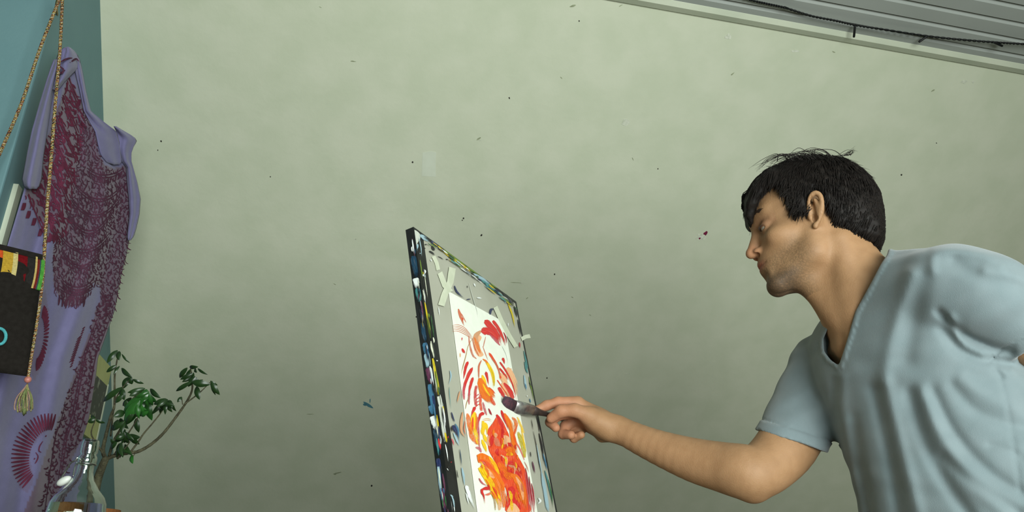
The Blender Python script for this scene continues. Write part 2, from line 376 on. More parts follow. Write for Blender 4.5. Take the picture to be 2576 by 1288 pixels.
# left edge, from the top down
patch('paint_smear', board, Z4([(180,110),(240,130),(300,190),(300,270),(260,330),(215,440),(150,505),(125,330),(105,250),(150,170)]), PM['s'], on_board_c, fo)
patch('paint_smear', board, Z4([(150,340),(210,330),(235,380),(210,430),(160,480)]), PM['c'], on_board_c, fo)
patch('paint_smear', board, Z4([(225,380),(265,345),(275,390),(245,445),(220,440)]), PM['q'], on_board_c, fo)
SS(Z4([(190,540),(215,700),(250,900)]), 11, 'C'); SS(Z4([(225,900),(240,960),(255,1060)]), 12, 'W'); SS(Z4([(255,1060),(280,1180),(300,1288)]), 10, 'T')
SS(Z5([(80,60),(110,200),(130,340)]), 9, 'N'); SS(Z5([(100,240),(125,380),(140,460)]), 8, 'C'); SS(Z5([(130,470),(150,570),(165,650)]), 10, 'B'); SS(Z5([(140,600),(160,700),(165,760)]), 8, 'q')
SS(Z5([(170,760),(190,860),(215,960)]), 11, 'M'); SS(Z5([(190,740),(200,790),(205,860)]), 4, 'W', 'both'); SS(Z5([(190,950),(215,1100),(235,1288)]), 11, 'B'); SS(Z5([(225,1080),(240,1180),(250,1288)]), 4, 'I')
SS(Z6([(110,0),(130,60),(145,110)]), 11, 'B'); SS(Z6([(130,130),(155,200),(170,290)]), 12, 'W'); SS(Z6([(165,290),(190,420),(215,600)]), 10, 'C'); SS(Z6([(205,400),(220,460),(235,540)]), 5, 'r', 'both')
SS(Z6([(200,640),(215,760),(240,900)]), 9, 'I'); SS(Z6([(205,740),(220,900),(245,1100)]), 6, 'q'); SS(Z6([(245,1000),(270,1150),(290,1288)]), 8, 'M'); SS(Z6([(235,1000),(250,1120),(262,1240)]), 3, 'B')
FS(Z4([(210,450),(225,520),(260,680),(300,900),(330,1080)]), 2, 'q'); FS(Z4([(340,1090),(365,1180),(385,1288)]), 6, 'c', 'both')
FS(Z4([(355,760),(385,790),(355,850),(390,880)]), 5, 'W', 'both'); FS(Z4([(300,490),(310,510)]), 3, 'q', 'both'); FS(Z4([(165,570),(180,575)]), 2, 'W')
FS(Z5([(115,10),(140,120),(180,300),(200,420)]), 9, 'g'); FS(Z5([(130,0),(160,160),(195,340)]), 4, 'y'); FS(Z5([(110,10),(135,170),(160,330),(185,520)]), 1.6, 'W')
FS(Z5([(205,450),(215,520),(235,600),(240,650)]), 8, 'c', 'both'); FS(Z5([(220,650),(250,800),(285,980),(290,1080)]), 7, 'y'); FS(Z5([(200,600),(225,760),(260,960),(270,1070)]), 2, 'c')
FS(Z5([(265,675),(285,680)]), 3, 'W', 'both'); FS(Z5([(290,1090),(320,1200),(340,1288)]), 12, 's')
FS(Z6([(200,0),(225,130),(260,300),(285,440)]), 16, 's'); FS(Z6([(262,10),(275,100),(285,130)]), 4, 'y'); FS(Z6([(285,330),(300,400),(308,450)]), 5, 'y')
FS(Z6([(200,60),(225,250),(245,420)]), 3, 'M'); FS(Z6([(290,470),(310,570),(325,680)]), 3, 'W', 'both'); FS(Z6([(240,560),(260,640),(280,760)]), 6, 'q', 'both'); FS(Z6([(235,700),(255,860),(275,1000)]), 4, 'W')
FS(Z6([(265,800),(290,950),(315,1080)]), 6, 'G', 'both'); FS(Z6([(310,1090),(340,1180),(355,1288)]), 10, 'W'); FS(Z6([(365,1090),(390,1160),(405,1288)]), 4, 'q', 'both'); FS(Z6([(395,1225),(405,1288)]), 2, 'W')
FS(Z6([(350,1080),(390,1110)]), 4, 'q', 'both'); FS(Z6([(310,760),(330,790)]), 2, 'W', 'both')
# top edge, left to right
for pts, wd, c in [([(300,200),(360,240),(460,320)], 10, 'q'), ([(480,300),(540,350),(600,400)], 9, 'I'), ([(490,380),(520,430),(545,450)], 7, 'N'), ([(590,380),(650,440),(690,470)], 6, 'y'),
                   ([(380,350),(415,360)], 3, 'N'), ([(370,405),(395,425)], 2, 'N'), ([(450,460),(500,490),(545,530)], 5, 'N'), ([(590,545),(640,570),(690,605)], 2, 'N'), ([(720,590),(765,605)], 2.4, 'N')]:
    FS(Z4(pts), wd, c, 'both')
for pts, wd, c in [([(440,300),(520,360),(620,430),(700,490)], 7, 'y'), ([(450,290),(560,370),(680,450)], 5, 'g'), ([(600,450),(660,490)], 3, 'N'), ([(680,480),(710,520)], 4, 'N'), ([(700,490),(780,540),(850,590)], 8, 'q'), ([(790,500),(815,545)], 7, 'G'),
                   ([(760,540),(850,610),(940,680)], 8, 'T'), ([(840,570),(900,610)], 6, 'g'), ([(860,620),(930,680)], 4, 'I'), ([(640,430),(760,510)], 5, 'g'), ([(940,650),(1000,690),(1035,760)], 13, 'N'), ([(950,690),(970,740)], 6, 'q'), ([(985,655),(1030,690)], 4, 's')]:
    FS(ZF(pts), wd, c, 'both')
# right edge and stray marks on the panel
for pts, wd, c in [([(985,740),(1020,830),(1045,950)], 5, 'y'), ([(1035,760),(1065,860)], 6, 'N'), ([(1065,870),(1095,1010)], 4, 'N'), ([(1080,1060),(1085,1110)], 4, 'D'), ([(1115,1130),(1140,1240),(1150,1288)], 4, 'T'), ([(835,830),(845,790),(870,785)], 7, 'I'), ([(540,590),(560,640),(620,695)], 5, 'I'), ([(640,705),(680,700)], 3, 'I'),
                   ([(700,570),(715,600)], 4, 'W'), ([(725,690),(770,695)], 4, 'W'), ([(340,370),(350,390)], 3, 'W'), ([(407,770),(415,840)], 2.4, 'W'), ([(645,590),(650,610)], 2, 'N'), ([(660,570),(690,680),(720,780),(735,860)], 1.6, 's'), ([(985,900),(985,930)], 2.5, 'W')]:
    FS(ZF(pts), wd, c, 'both')
for pts, wd, c in [([(1160,60),(1190,200),(1220,260)], 5, 'T'), ([(1230,300),(1250,430),(1280,540),(1320,780)], 3, 'g'), ([(1235,400),(1265,460)], 2.4, 'N'), ([(1150,280),(1175,430),(1195,540)], 6, 'q'), ([(1165,420),(1190,510)], 3, 'B'), ([(1240,660),(1260,740)], 3, 'B'), ([(1195,610),(1205,630)], 3, 'W'), ([(1350,940),(1385,1080),(1410,1280)], 3, 'N'), ([(1270,1000),(1300,1180)], 1.6, 'N'), ([(110,540),(85,640),(65,740)], 4, 'o')]:
    FS(ZB(pts), wd, c, 'both')
for pts, wd, c in [([(1250,30),(1300,260),(1340,520),(1370,680)], 2, 'N'), ([(1340,60),(1390,300),(1420,560)], 5, 'N'), ([(1400,380),(1440,520),(1470,660)], 4, 'B'), ([(1300,240),(1360,560),(1400,800)], 3, 'q'), ([(1380,680),(1420,900),(1470,1200),(1490,1288)], 10, 'q'), ([(1430,640),(1490,860),(1540,1120)], 5, 'T'), ([(1480,780),(1530,1000),(1560,1250)], 4, 'G'), ([(1205,350),(1215,440)], 2.4, 'N'), ([(1235,500),(1280,700)], 4, 'M'), ([(1330,1070),(1360,1120),(1310,1160)], 6, 'W')]:
    FS(Zc(pts), wd, c, 'both')
for pts, wd, c in [([(425,790),(435,860),(410,960)], 4, 'q'), ([(415,980),(420,1080),(440,1260)], 1.6, 'T')]: FS(Z5(pts), wd, c, 'both')
for pts, wd, c in [([(365,80),(385,150),(410,210)], 4, 'I'), ([(380,240),(420,300),(450,380)], 12, 'I'), ([(410,220),(445,300),(460,460)], 5, 'B'), ([(360,250),(372,330)], 3, 'N'), ([(390,330),(430,420),(460,490)], 6, 'q'), ([(465,530),(480,640),(490,740)], 2.4, 'C'), ([(490,750),(510,850),(525,980)], 6, 'q'), ([(365,400),(385,440),(395,490)], 4, 'V'), ([(325,370),(320,400)], 3, 'D'), ([(355,690),(370,680)], 2.5, 'D'), ([(430,780),(440,850),(450,880)], 2, 'N'), ([(535,970),(577,1020)], 9, 'W'), ([(540,1060),(577,1200)], 4, 'W'), ([(500,80),(485,200),(490,320),(540,390)], 7, 'o'), ([(530,180),(520,290),(545,370)], 3, 'K')]:
    FS(Z6(pts), wd, c, 'both')
FS(Zc([(190,890),(230,960),(270,1080),(340,1240)]), 10, 'W', 'both')
# scratches and drips all along the edges
R5 = random.Random(5)
for k in range(90):
    t = R5.random(); y = 590 + 700 * t; L = R5.uniform(8, 60); side = R5.random() < .5
    xa = np.interp(y, [575, 860, 1288], [1027, 1067, 1112]); xb = np.interp(y, [588, 860, 1288], [1040, 1081, 1131]); xc_ = np.interp(y, [600, 860, 1288], [1058, 1100, 1145])
    x = R5.uniform(xa + 2, xb - 2) if side else R5.uniform(xb + 2, xc_ - 2); dx = L * .14
    (SS if side else FS)([(x, y), (x + dx * .5 + R5.uniform(-1, 1), y + L / 2), (x + dx, y + L)], R5.uniform(1.2, 4.0), R5.choice('WqBCINNMGyTWsc' if side else 'WNqyNGsNgc'), 'both')
for k in range(46):
    t = R5.random(); x = 1058 + 236 * t; y = 590 + 176 * t + R5.uniform(-3, 9); L = R5.uniform(6, 26)
    FS([(x, y), (x + L * .5, y + L * .36), (x + L, y + L * .73)], R5.uniform(1.2, 4), R5.choice('gyGTqNNIWs'), 'both')
# masking tape
m_tape = mat('masking_tape', srgb(196, 201, 178), 0.5, srgb(186, 192, 168), 60)
def tape(pts, wid, off=0.0018):
    P = np.array(pts, float); d = P[-1] - P[0]; d /= np.linalg.norm(d); nn = np.array([-d[1], d[0]]) * wid / 2
    n = len(P); V = [on_board(*(p + nn * rnd.uniform(.9, 1.05)), off + rnd.uniform(0, .0006)) for p in P] + [on_board(*(p - nn * rnd.uniform(.9, 1.05)), off + rnd.uniform(0, .0006)) for p in P]
    V += [v - BN * 0.0004 for v in V]
    F = [(i, i+1, n+i+1, n+i) for i in range(n-1)] + [(2*n+n+i, 2*n+n+i+1, 2*n+i+1, 2*n+i) for i in range(n-1)] + [(i, 2*n+i, 2*n+i+1, i+1) for i in range(n-1)] + [(n+i+1, 3*n+i+1, 3*n+i, n+i) for i in range(n-1)] + [(0, n, 3*n, 2*n), (n-1, 3*n-1, 4*n-1, 2*n-1)]
    return mesh('masking_tape', V, F, m_tape, board)
tape(ZF([(522,440),(505,560),(460,660),(430,755)]), 17, .0022)
tape(ZF([(420,480),(460,590),(510,640)]), 13, .0016); tape(ZF([(365,345),(392,400),(405,460)]), 9, .0014)
tape(ZF([(880,765),(930,880),(990,1000),(1052,1098)]), 11, .0022); tape(ZF([(1098,1032),(1130,1015),(1168,1008)]), 10, .002)
# the painting
pTL, pTR = buv(1127, 734), buv(1266, 811)
pl2, pr2 = buv(1198, 1280), buv(1348, 1279)
paint = thing('painting', 'sheet of white paper painted with red, orange and yellow flame strokes', 'painting', bpt((pTL[0] + pTR[0]) / 2, 0.6, 0.001))
m_paper = mat('watercolour_paper', srgb(224, 228, 214), 0.7, srgb(219, 224, 209), 60, 0.1, 900)
def pext(a, b, v): t = (v - a[1]) / (b[1] - a[1]); return (a[0] + (b[0] - a[0]) * t, v)
bl, br = pext(pTL, pl2, 0.62), pext(pTR, pr2, 0.62)
q = [pTL, pTR, br, bl]; n = 4
V = [bpt(a, b, 0.0017) for a, b in q] + [bpt(a, b, 0.0010) for a, b in q]
mesh('paper_sheet', V, [(0,1,2,3),(7,6,5,4)] + [(i, n+i, n+(i+1) % n, (i+1) % n) for i in range(4)], m_paper, paint)
po_ = 0.0019; lvl[0] = 0
def PS(pts, wid, c, prof='taper', dry=False): stroke('paint_stroke', paint, pts, wid, (PD if dry else PM)[c], on_board, po_, prof)
def PP(pts, c, dry=False): patch('paint_stroke', paint, np.array(pts), PM[c], on_board, po_)
# washes first, then the solid marks
PP(ZA([(540,640),(600,690),(560,780),(590,860),(625,930),(560,950),(500,860),(490,740)]), 'P'); PS(ZA([(590,600),(520,680),(540,800),(600,930)]), 14, 'o', 'both'); PS(ZA([(500,690),(540,800),(580,900)]), 8, 'O', 'both', True)
for dy in range(5): PS(ZA([(205,530+dy*20),(280,520+dy*22),(370,560+dy*22),(440,640+dy*14),(490,690+dy*10)]), 1.5, 'K', 'both')
PS(ZA([(425,670),(440,800),(480,930),(530,980)]), 5, 'K', 'both', True); PS(ZA([(470,700),(510,840),(560,940)]), 4, 'K', 'both', True); PS(ZA([(490,690),(420,800),(390,920),(340,1100),(315,1240)]), 1.8, 'L', 'both'); PS(ZA([(400,900),(360,1050),(330,1160)]), 1.4, 'L', 'both')
PS(ZA([(285,305),(300,360),(330,450),(370,545)]), 7, 'K', 'both'); PS(ZA([(300,340),(340,400),(390,490)]), 3.2, 'K', 'both', True); PS(ZA([(335,420),(350,470)]), 4, 'S', 'both')
PS(ZA([(655,680),(635,760),(620,830)]), 2.4, 'K', 'both', True); PS(ZA([(615,810),(650,910),(690,1010)]), 2.2, 'K', 'both'); PS(ZA([(335,690),(333,740)]), 3, 'R', 'taper'); PS(ZA([(335,840),(355,880),(380,905)]), 7, 'R', 'both'); PS(ZA([(310,900),(310,960)]), 4, 'P', 'both', True)
PS(ZA([(640,455),(700,520),(780,600),(840,700),(865,800)]), 16, 'R'); PS(ZA([(590,620),(670,600),(750,640),(810,720),(840,800)]), 20, 'R'); PS(ZA([(750,465),(820,560),(880,680),(925,800)]), 8, 'R', 'flat'); PS(ZA([(895,620),(925,690),(940,780)]), 4, 'D', 'both')
PS(ZA([(700,640),(780,720),(850,800)]), 6, 'V', 'both', True)
PS(ZA([(695,895),(740,960),(790,1040),(830,1130),(850,1250)]), 6.5, 'S'); PS(ZA([(880,965),(900,1010),(908,1060)]), 7, 'R'); PS(ZA([(845,1025),(900,1100),(960,1200),(1000,1288)]), 5, 'R', 'flat'); PS(ZA([(840,1105),(900,1180),(950,1270)]), 5, 'R', 'flat'); PS(ZA([(870,800),(930,930),(960,1080)]), 1.2, 's')
PS(ZA([(1000,1110),(940,1200),(880,1288)]), 9, 'P', 'both', True); PS(ZB([(880,160),(930,260),(990,420),(1040,620)]), 18, 'P', 'both'); PS(ZB([(760,250),(820,360),(900,480)]), 16, 'P', 'both'); PS(ZB([(800,400),(860,520),(960,680)]), 22, 'P', 'both')
PS(ZB([(760,70),(860,220),(950,400),(1000,560),(1030,700)]), 4.5, 'R'); PS(ZB([(755,175),(850,290),(900,370)]), 4.5, 'R'); PS(ZB([(820,410),(900,510),(960,620),(985,690)]), 13, 'R', 'both'); PS(ZB([(735,480),(790,570),(860,680)]), 9, 'R', 'flat'); PS(ZB([(715,360),(780,460),(850,560),(900,640)]), 3, 'S', 'flat'); PS(ZB([(620,10),(700,110),(750,240),(770,340)]), 5, 'K', 'both', True); PS(ZB([(760,290),(775,345)]), 5, 'S', 'both')
PS(ZB([(245,55),(205,150),(180,280),(165,360)]), 8, 'R'); PS(ZB([(320,150),(250,280),(195,420),(175,560),(180,680)]), 9.5, 'R'); PS(ZB([(325,310),(290,420),(260,560),(250,720)]), 8, 'R'); PS(ZB([(180,420),(170,560),(180,680)]), 7, 'V', 'both', True); PS(ZB([(270,520),(255,640),(260,760)]), 6, 'V', 'both', True)
PS(ZB([(460,40),(420,130),(415,260),(420,380)]), 5, 'K', 'both'); PS(ZB([(520,40),(580,130),(640,260),(660,400),(650,490)]), 9, 'Y', 'both'); PS(ZB([(480,20),(540,60),(560,100)]), 5, 'O', 'both'); PS(ZB([(600,150),(650,300),(670,460)]), 4, 'y', 'both', True)
PS(ZB([(470,280),(510,380),(530,470)]), 9, 'Y', 'both'); PS(ZB([(430,330),(470,460),(560,600),(660,760)]), 24, 'O', 'both'); PS(ZB([(430,500),(500,620),(600,740)]), 14, 'O', 'both'); PS(ZB([(520,480),(600,560),(680,650)]), 18, 'O', 'both'); PS(ZB([(480,420),(540,540),(640,680)]), 5, 'Y', 'both'); PS(ZB([(600,620),(650,720),(680,770)]), 8, 'S', 'both', True); PS(ZB([(530,220),(555,330),(580,460)]), 7, 'R'); PS(ZB([(580,480),(640,530),(690,590)]), 3, 'S', 'flat')
PS(ZB([(380,450),(360,560),(360,680),(375,780)]), 7, 'R', 'flat', True); PS(ZB([(440,600),(445,720),(460,860)]), 7, 'S', 'flat', True)
for k in range(4): PS(ZB([(360,640+k*55),(400,600+k*55),(450,580+k*55)]), 2.4, 'R' if k % 2 else 'V', 'both')
PS(ZB([(485,720),(510,830),(545,930)]), 6, 'V', 'both', True); PS(ZB([(575,820),(605,890),(635,935)]), 5, 'D', 'both'); PS(ZB([(200,830),(230,700),(300,560)]), 2, 'L', 'both')
PS(ZB([(360,790),(320,880),(285,1000)]), 8, 'R'); PS(ZB([(510,900),(450,920),(420,1000),(410,1100)]), 9, 'R'); PS(ZB([(400,960),(395,1100),(420,1288)]), 9, 'V', 'both', True)
PS(ZB([(350,880),(330,1000),(320,1140),(320,1250)]), 17, 'Y', 'both'); PS(ZB([(230,900),(260,1050),(290,1240)]), 12, 'O', 'both', True); PS(ZB([(320,960),(315,1100),(318,1220)]), 6, 'S', 'both'); PS(ZB([(370,900),(380,1050),(370,1200)]), 7, 'O', 'both', True)
PS(ZB([(480,1020),(500,1120),(480,1200),(510,1288)]), 12, 'Y', 'both'); PS(ZB([(520,1050),(550,1120),(545,1260)]), 6, 'Y', 'both'); PS(ZB([(480,1000),(560,985),(640,1010)]), 2, 'P', 'both'); PS(ZB([(480,1025),(560,1010),(630,1030)]), 2, 'P', 'both')
# the big flame
PP(Zc([(560,20),(640,-60),(760,-80),(860,60),(900,220),(1000,400),(1080,540),(1130,660),(1160,900),(1180,1120),(1190,1290),(830,1290),(840,1000),(780,830),(700,640),(640,480),(560,330),(540,160)]), 'S')
PP(ZB([(700,960),(780,1000),(840,1100),(870,1260),(600,1270),(560,1180),(640,1060)]), 'S')
PS(ZB([(780,850),(810,930),(860,1050),(900,1180)]), 8, 'R', 'both'); PS(ZB([(705,920),(760,1020),(800,1140),(800,1288)]), 11, 'R', 'both'); PS(ZB([(860,960),(930,1080),(980,1220)]), 14, 'P', 'both', True); PS(ZB([(960,960),(1020,1060),(1000,1240)]), 9, 'O', 'both', True); PS(ZB([(830,900),(890,1020),(940,1160),(960,1288)]), 13, 'O', 'both')
PS(Zc([(900,0),(930,120),(960,260),(1000,380)]), 15, 'O', 'both'); PS(Zc([(1000,-60),(950,60),(960,160),(1050,320),(1110,480)]), 4, 'S', 'both', True); PS(Zc([(1010,40),(1060,160),(1100,300),(1120,440)]), 13, 'y', 'both', True); PS(Zc([(1060,-20),(1090,120),(1110,300)]), 5, 'Y', 'both', True); PS(ZB([(1040,960),(1090,1080),(1150,1220)]), 6, 'Y', 'both', True)
PP(Zc([(780,90),(860,110),(890,200),(800,270)]), 'P'); PP(Zc([(640,110),(700,150),(740,260),(650,240)]), 'K')
PS(Zc([(670,60),(610,130),(600,220),(580,300)]), 9, 'R', 'both'); PS(Zc([(560,100),(530,180),(570,260)]), 8, 'P', 'both', True); PS(Zc([(760,0),(770,140),(790,270)]), 7, 'R', 'both'); PS(Zc([(700,300),(680,360),(720,420)]), 9, 'R', 'both')
PS(Zc([(800,300),(830,240),(890,240),(940,290)]), 10, 'R', 'both'); PS(Zc([(820,340),(880,320),(930,340),(960,420)]), 17, 'O', 'both'); PS(Zc([(830,400),(880,380),(930,400)]), 9, 'Y', 'both', True); PS(Zc([(740,400),(800,440),(850,500)]), 5, 'P', 'both')
PS(Zc([(450,160),(490,260),(530,370)]), 9, 'Y', 'both'); PS(Zc([(480,80),(500,140),(520,220)]), 9, 'Y', 'both'); PS(Zc([(250,-10),(300,120),(380,230)]), 12, 'O', 'both', True); PS(Zc([(330,-20),(370,120),(400,240)]), 11, 'Y', 'both', True); PS(Zc([(400,30),(400,170),(420,320)]), 5, 'V', 'both', True); PS(Zc([(350,280),(410,300),(440,360)]), 7, 'V', 'both', True)
PP(Zc([(370,400),(450,370),(560,420),(640,500),(700,620),(750,760),(800,860),(790,960),(720,860),(640,720),(560,600),(480,500),(400,520)]), 'O')
PS(Zc([(400,480),(500,520),(600,640),(700,800),(760,920)]), 14, 'S', 'both', True); PS(Zc([(560,420),(640,540),(720,700)]), 9, 'Y', 'both', True)
PS(Zc([(440,560),(560,680),(660,800),(720,960),(740,1120)]), 26, 'O', 'both'); PS(Zc([(400,600),(500,720),(580,840),(640,980),(700,1120),(720,1200)]), 18, 'Y', 'both'); PS(Zc([(450,580),(540,660),(640,760)]), 12, 'P', 'both', True); PS(Zc([(620,860),(690,1000),(760,1200)]), 16, 'O', 'both'); PS(Zc([(760,880),(790,1020),(790,1220)]), 12, 'O', 'both', True); PS(Zc([(600,980),(650,1120),(660,1260)]), 5, 'L', 'both', True); PS(Zc([(700,1080),(730,1180),(720,1260)]), 10, 'P', 'both', True)
PS(Zc([(660,420),(720,540),(780,680),(850,820)]), 14, 'S', 'both'); PS(Zc([(700,520),(820,660),(900,780)]), 20, 'O', 'both', True)
PS(Zc([(830,580),(900,520),(970,550),(1040,640),(1080,740)]), 11, 'R', 'both'); PS(Zc([(860,560),(940,590),(1000,660)]), 7, 'o', 'both', True); PS(Zc([(865,655),(940,650),(1020,720),(1070,820)]), 11, 'R', 'both'); PS(Zc([(900,700),(980,760),(1060,900),(1110,1100),(1140,1280)]), 20, 'O', 'both'); PS(Zc([(980,740),(1060,900),(1090,1100)]), 9, 'P', 'both', True)
PP(Zc([(860,910),(930,890),(980,980),(1020,1100),(1060,1250),(1000,1190),(930,1150),(850,1210),(830,1180),(840,1040)]), 'R')
PP(Zc([(880,1180),(940,1150),(1000,1200),(1030,1290),(840,1290)]), 'P'); PS(Zc([(960,960),(1020,1100),(1060,1240)]), 4, 'S', 'both'); PS(Zc([(930,1000),(900,1100),(860,1180)]), 3, 'S', 'both')
for a in ([(1130,600),(1155,760),(1185,1000),(1200,1230)], [(1183,735),(1200,880),(1225,1080),(1240,1260)], [(1222,840),(1245,960),(1265,1100),(1280,1260)]): PS(Zc(a), 3.6, 'D', 'both'); PS(Zc([(x - 14, y + 60) for x, y in a]), 3, 'V', 'both', True)
PS(Zc([(1110,500),(1150,580),(1190,690)]), 1.6, 'K', 'both')
PS(Zc([(455,920),(450,980),(480,1040),(495,1180)]), 7, 'R'); PS(Zc([(460,930),(540,920),(590,950)]), 10, 'R', 'both'); PS(Zc([(500,1020),(560,1010),(590,980)]), 6, 'S', 'both', True); PS(Zc([(405,760),(450,830),(540,890)]), 4, 'V', 'both'); PS(Zc([(540,860),(580,920)]), 5, 'R', 'both')
# streaks licking up through the flame
R4 = random.Random(21)
for k in range(58):
    u = R4.random(); v = R4.random(); x0 = 560 + (1150 - 560) * u + (v - .5) * 60 + v * 60; y0 = -40 + 1150 * v
    if x0 < 600 + v * 230 or x0 > 920 + v * 250: continue
    L = R4.uniform(70, 190); lean = R4.uniform(-.1, .32)
    PS(Zc([(x0, y0), (x0 + lean * L * .5 + R4.uniform(-12, 12), y0 + L * .5), (x0 + lean * L, y0 + L)]), R4.uniform(3, 8), R4.choice('OOSRYPK'), 'both', R4.random() < .75)
for k in range(26):
    v = R4.random(); x0 = 400 + 240 * v + R4.uniform(-30, 60); y0 = 480 + 560 * v; L = R4.uniform(60, 150)
    PS(Zc([(x0, y0), (x0 + L * .34, y0 + L * .5), (x0 + L * .55, y0 + L)]), R4.uniform(2.5, 6), R4.choice('OYYSO'), 'both', R4.random() < .7)
# ------------------------------------------------------------------ string of lights along the ceiling
m_wire = mat('black_cable', srgb(16, 18, 18), 0.45); m_bulb = mat('clear_bulb_plastic', srgb(200, 206, 200), 0.15, spec=0.6)
def under_ceiling(px, py, drop):
    r = ray(px, py); return CAM + r * ((ZC - drop - CAM[2]) / r[2])
lp = [under_ceiling(x, y, d) for x, y, d in [(1760,-38,.006),(1880,-2,.006),(1930,10,.007),(1975,20,.008),(2040,40,.010),(2100,52,.012),(2150,63,.012),(2220,74,.012),(2332,91,.012),(2430,101,.014),(2510,107,.014),(2576,111,.014),(2700,118,.012)]]
string = thing('string_lights', 'black twisted cable of small string lights along the ceiling', 'string lights', lp[6])
Pc = catmull(lp, 420); Tn = np.gradient(Pc, axis=0); Tn /= np.linalg.norm(Tn, axis=1)[:, None]
N1 = np.cross(Tn, ZZ); N1 /= np.linalg.norm(N1, axis=1)[:, None]; N2 = np.cross(Tn, N1)
for ph in (0, math.pi):
    th = np.linspace(0, 2 * math.pi * 42, 420) + ph
    mesh('cable', *tube(Pc + 0.0021 * (np.cos(th)[:, None] * N1 + np.sin(th)[:, None] * N2), 0.0019, 6), m_wire, string, smooth=True)
def led(p0, p1):
    p0, p1 = np.array(p0), np.array(p1); d = (p1 - p0) / np.linalg.norm(p1 - p0)
    s = mesh('bulb_socket', *tube([p0, p0 + d * 0.004, p1 - d * 0.003, p1], [0.0022, 0.0035, 0.0036, 0.0030], 10), m_wire, string, smooth=True)
    mesh('bulb', *tube([p1, p1 + d * 0.003, p1 + d * 0.006], [0.0022, 0.0022, 0.0006], 8), m_bulb, s, smooth=True)
dd = lambda x, y: (lambda r: CAM + r * ((lp[6] - CAM) @ FW))(ray(x, y))
led(under_ceiling(2151, 63, .012), under_ceiling(2148, 94, .035))
led(under_ceiling(2334, 90, .012), under_ceiling(2311, 106, .024))
led(under_ceiling(2497, 105, .014), under_ceiling(2522, 116, .022))
led(under_ceiling(1985, 23, .008), under_ceiling(1972, 18, .013))
# ------------------------------------------------------------------ framed picture card on the gable wall
m_card = mat('cream_card', srgb(196, 200, 140), 0.7, srgb(188, 192, 132), 20)
m_photo = mat('dark_print', srgb(44, 48, 44), 0.4, srgb(150, 156, 140), 38, detail=6, lo=.56, hi=.68)
m_pale_edge = mat('white_card_edge', srgb(212, 220, 200), 0.6)
def onL(px, py, x): r = ray(px, py); return CAM + r * ((x - CAM[0]) / r[0])
tr_, br_ = onL(283, 930, XL + 0.01), onL(240, 1094, XL + 0.01)
yr, zt_, zb_ = (tr_[1] + br_[1]) / 2, tr_[2], br_[2] - 0.02
pic = thing('picture_card', 'cream framed picture with a dark photo on the teal wall behind the plant', 'picture', (XL + 0.005, yr - 0.11, zb_))
mesh('card', *box((XL + 0.0006, yr - 0.22, zb_), (XL + 0.012, yr, zt_)), m_card, pic)
mesh('photo_print', *box((XL + 0.012, yr - 0.21, zb_ + 0.062), (XL + 0.0128, yr - 0.012, zt_ - 0.062)), m_photo, pic)
mesh('edge_strip', *box((XL + 0.0125, yr - 0.010, zb_), (XL + 0.014, yr + 0.001, zt_ - 0.055)), m_pale_edge, pic)
# ------------------------------------------------------------------ sarong
def plane_d(A, B, Cc):
    M = np.array([[a[0], a[1], 1] for a in (A, B, Cc)], float); k = np.linalg.solve(M, [1 / a[2] for a in (A, B, Cc)])
    return lambda x, y: 1 / (k[0] * x + k[1] * y + k[2])
sd = plane_d((150, 140, 1.70), (330, 400, 1.98), (60, 1288, 1.62))
Lx = [(118,168),(128,160),(140,150),(160,140),(200,127),(300,98),(400,76),(480,60),(560,36),(620,18),(700,-8),(800,-40),(950,-90),(1100,-125),(1300,-160),(1420,-175)]
Rx = [(118,172),(128,184),(140,194),(160,200),(180,204),(250,216),(280,224),(300,240),(318,262),(330,282),(350,300),(380,304),(405,312),(420,322),(460,330),(520,334),(590,327),(640,318),(700,303),(780,288),(850,264),(900,246),(950,240),(1000,232),(1050,224),(1100,208),(1200,196),(1300,186),(1420,172)]
def interp(tab): a = np.array(tab, float); return lambda y: np.interp(y, a[:, 0], a[:, 1])
fl, fr = interp(Lx), interp(Rx)
def fold_off(x, y):
    """depth of the drapery: folds fan out from the hook"""
    l, r = fl(y), fr(y); u = (x - l) / np.maximum(r - l, 1); s = np.clip((y - 118) / 500, 0, 1)
    k = 0.010 * np.sin(u * 17 + 0.8 + y * 0.0012) * (0.35 + 0.65 * s) + 0.006 * np.sin(u * 31 + 2 + y * .0025) * s
    k += 0.018 * np.sin(np.pi * np.clip(u, 0, 1)) * (0.4 + 0.6 * s)
    k += 0.014 * np.exp(-((x - (168 - (y - 150) * 0.30)) / 16) ** 2) * (y < 700) - 0.010 * np.exp(-((x - (190 + (y - 150) * 0.05)) / 9) ** 2) * (y < 420)
    return k
def S3(x, y, lift=0.0):
    d = sd(x, y) - fold_off(x, y) - lift
    return CAM + FW * d + RT * ((x - 1288) / FPX * d) + UP * ((644 - y) / FPX * d)
m_lilac = mat('lilac_cotton', srgb(255, 255, 255), 0.85, (0.93, 0.93, 0.93, 1), 60, 0.25, 900, 0.1, attr='tint', sheen=0.2)
m_print = mat('maroon_block_print', srgb(104, 46, 68), 0.9, srgb(88, 40, 58), 60, spec=0.1)
m_printd = mat('plum_block_print', srgb(88, 54, 72), 0.9, srgb(74, 44, 60), 60, spec=0.1)
sarong = thing('sarong', 'lilac cotton sarong with maroon block print hanging in folds from a hook', 'sarong', S3(100, 1288))
NU, NV = 90, 300
ys = np.linspace(118, 1420, NV); V = []; tint = []
LIL = np.array(srgb(114, 111, 147)[:3]); MAU = np.array(srgb(106, 90, 106)[:3]); 
def inpoly(x, y, P):
    c = False; n = len(P)
    for i in range(n):
        x0, y0 = P[i]; x1, y1 = P[(i + 1) % n]
        if (y0 > y) != (y1 > y) and x < (x1 - x0) * (y - y0) / (y1 - y0) + x0: c = not c
    return c
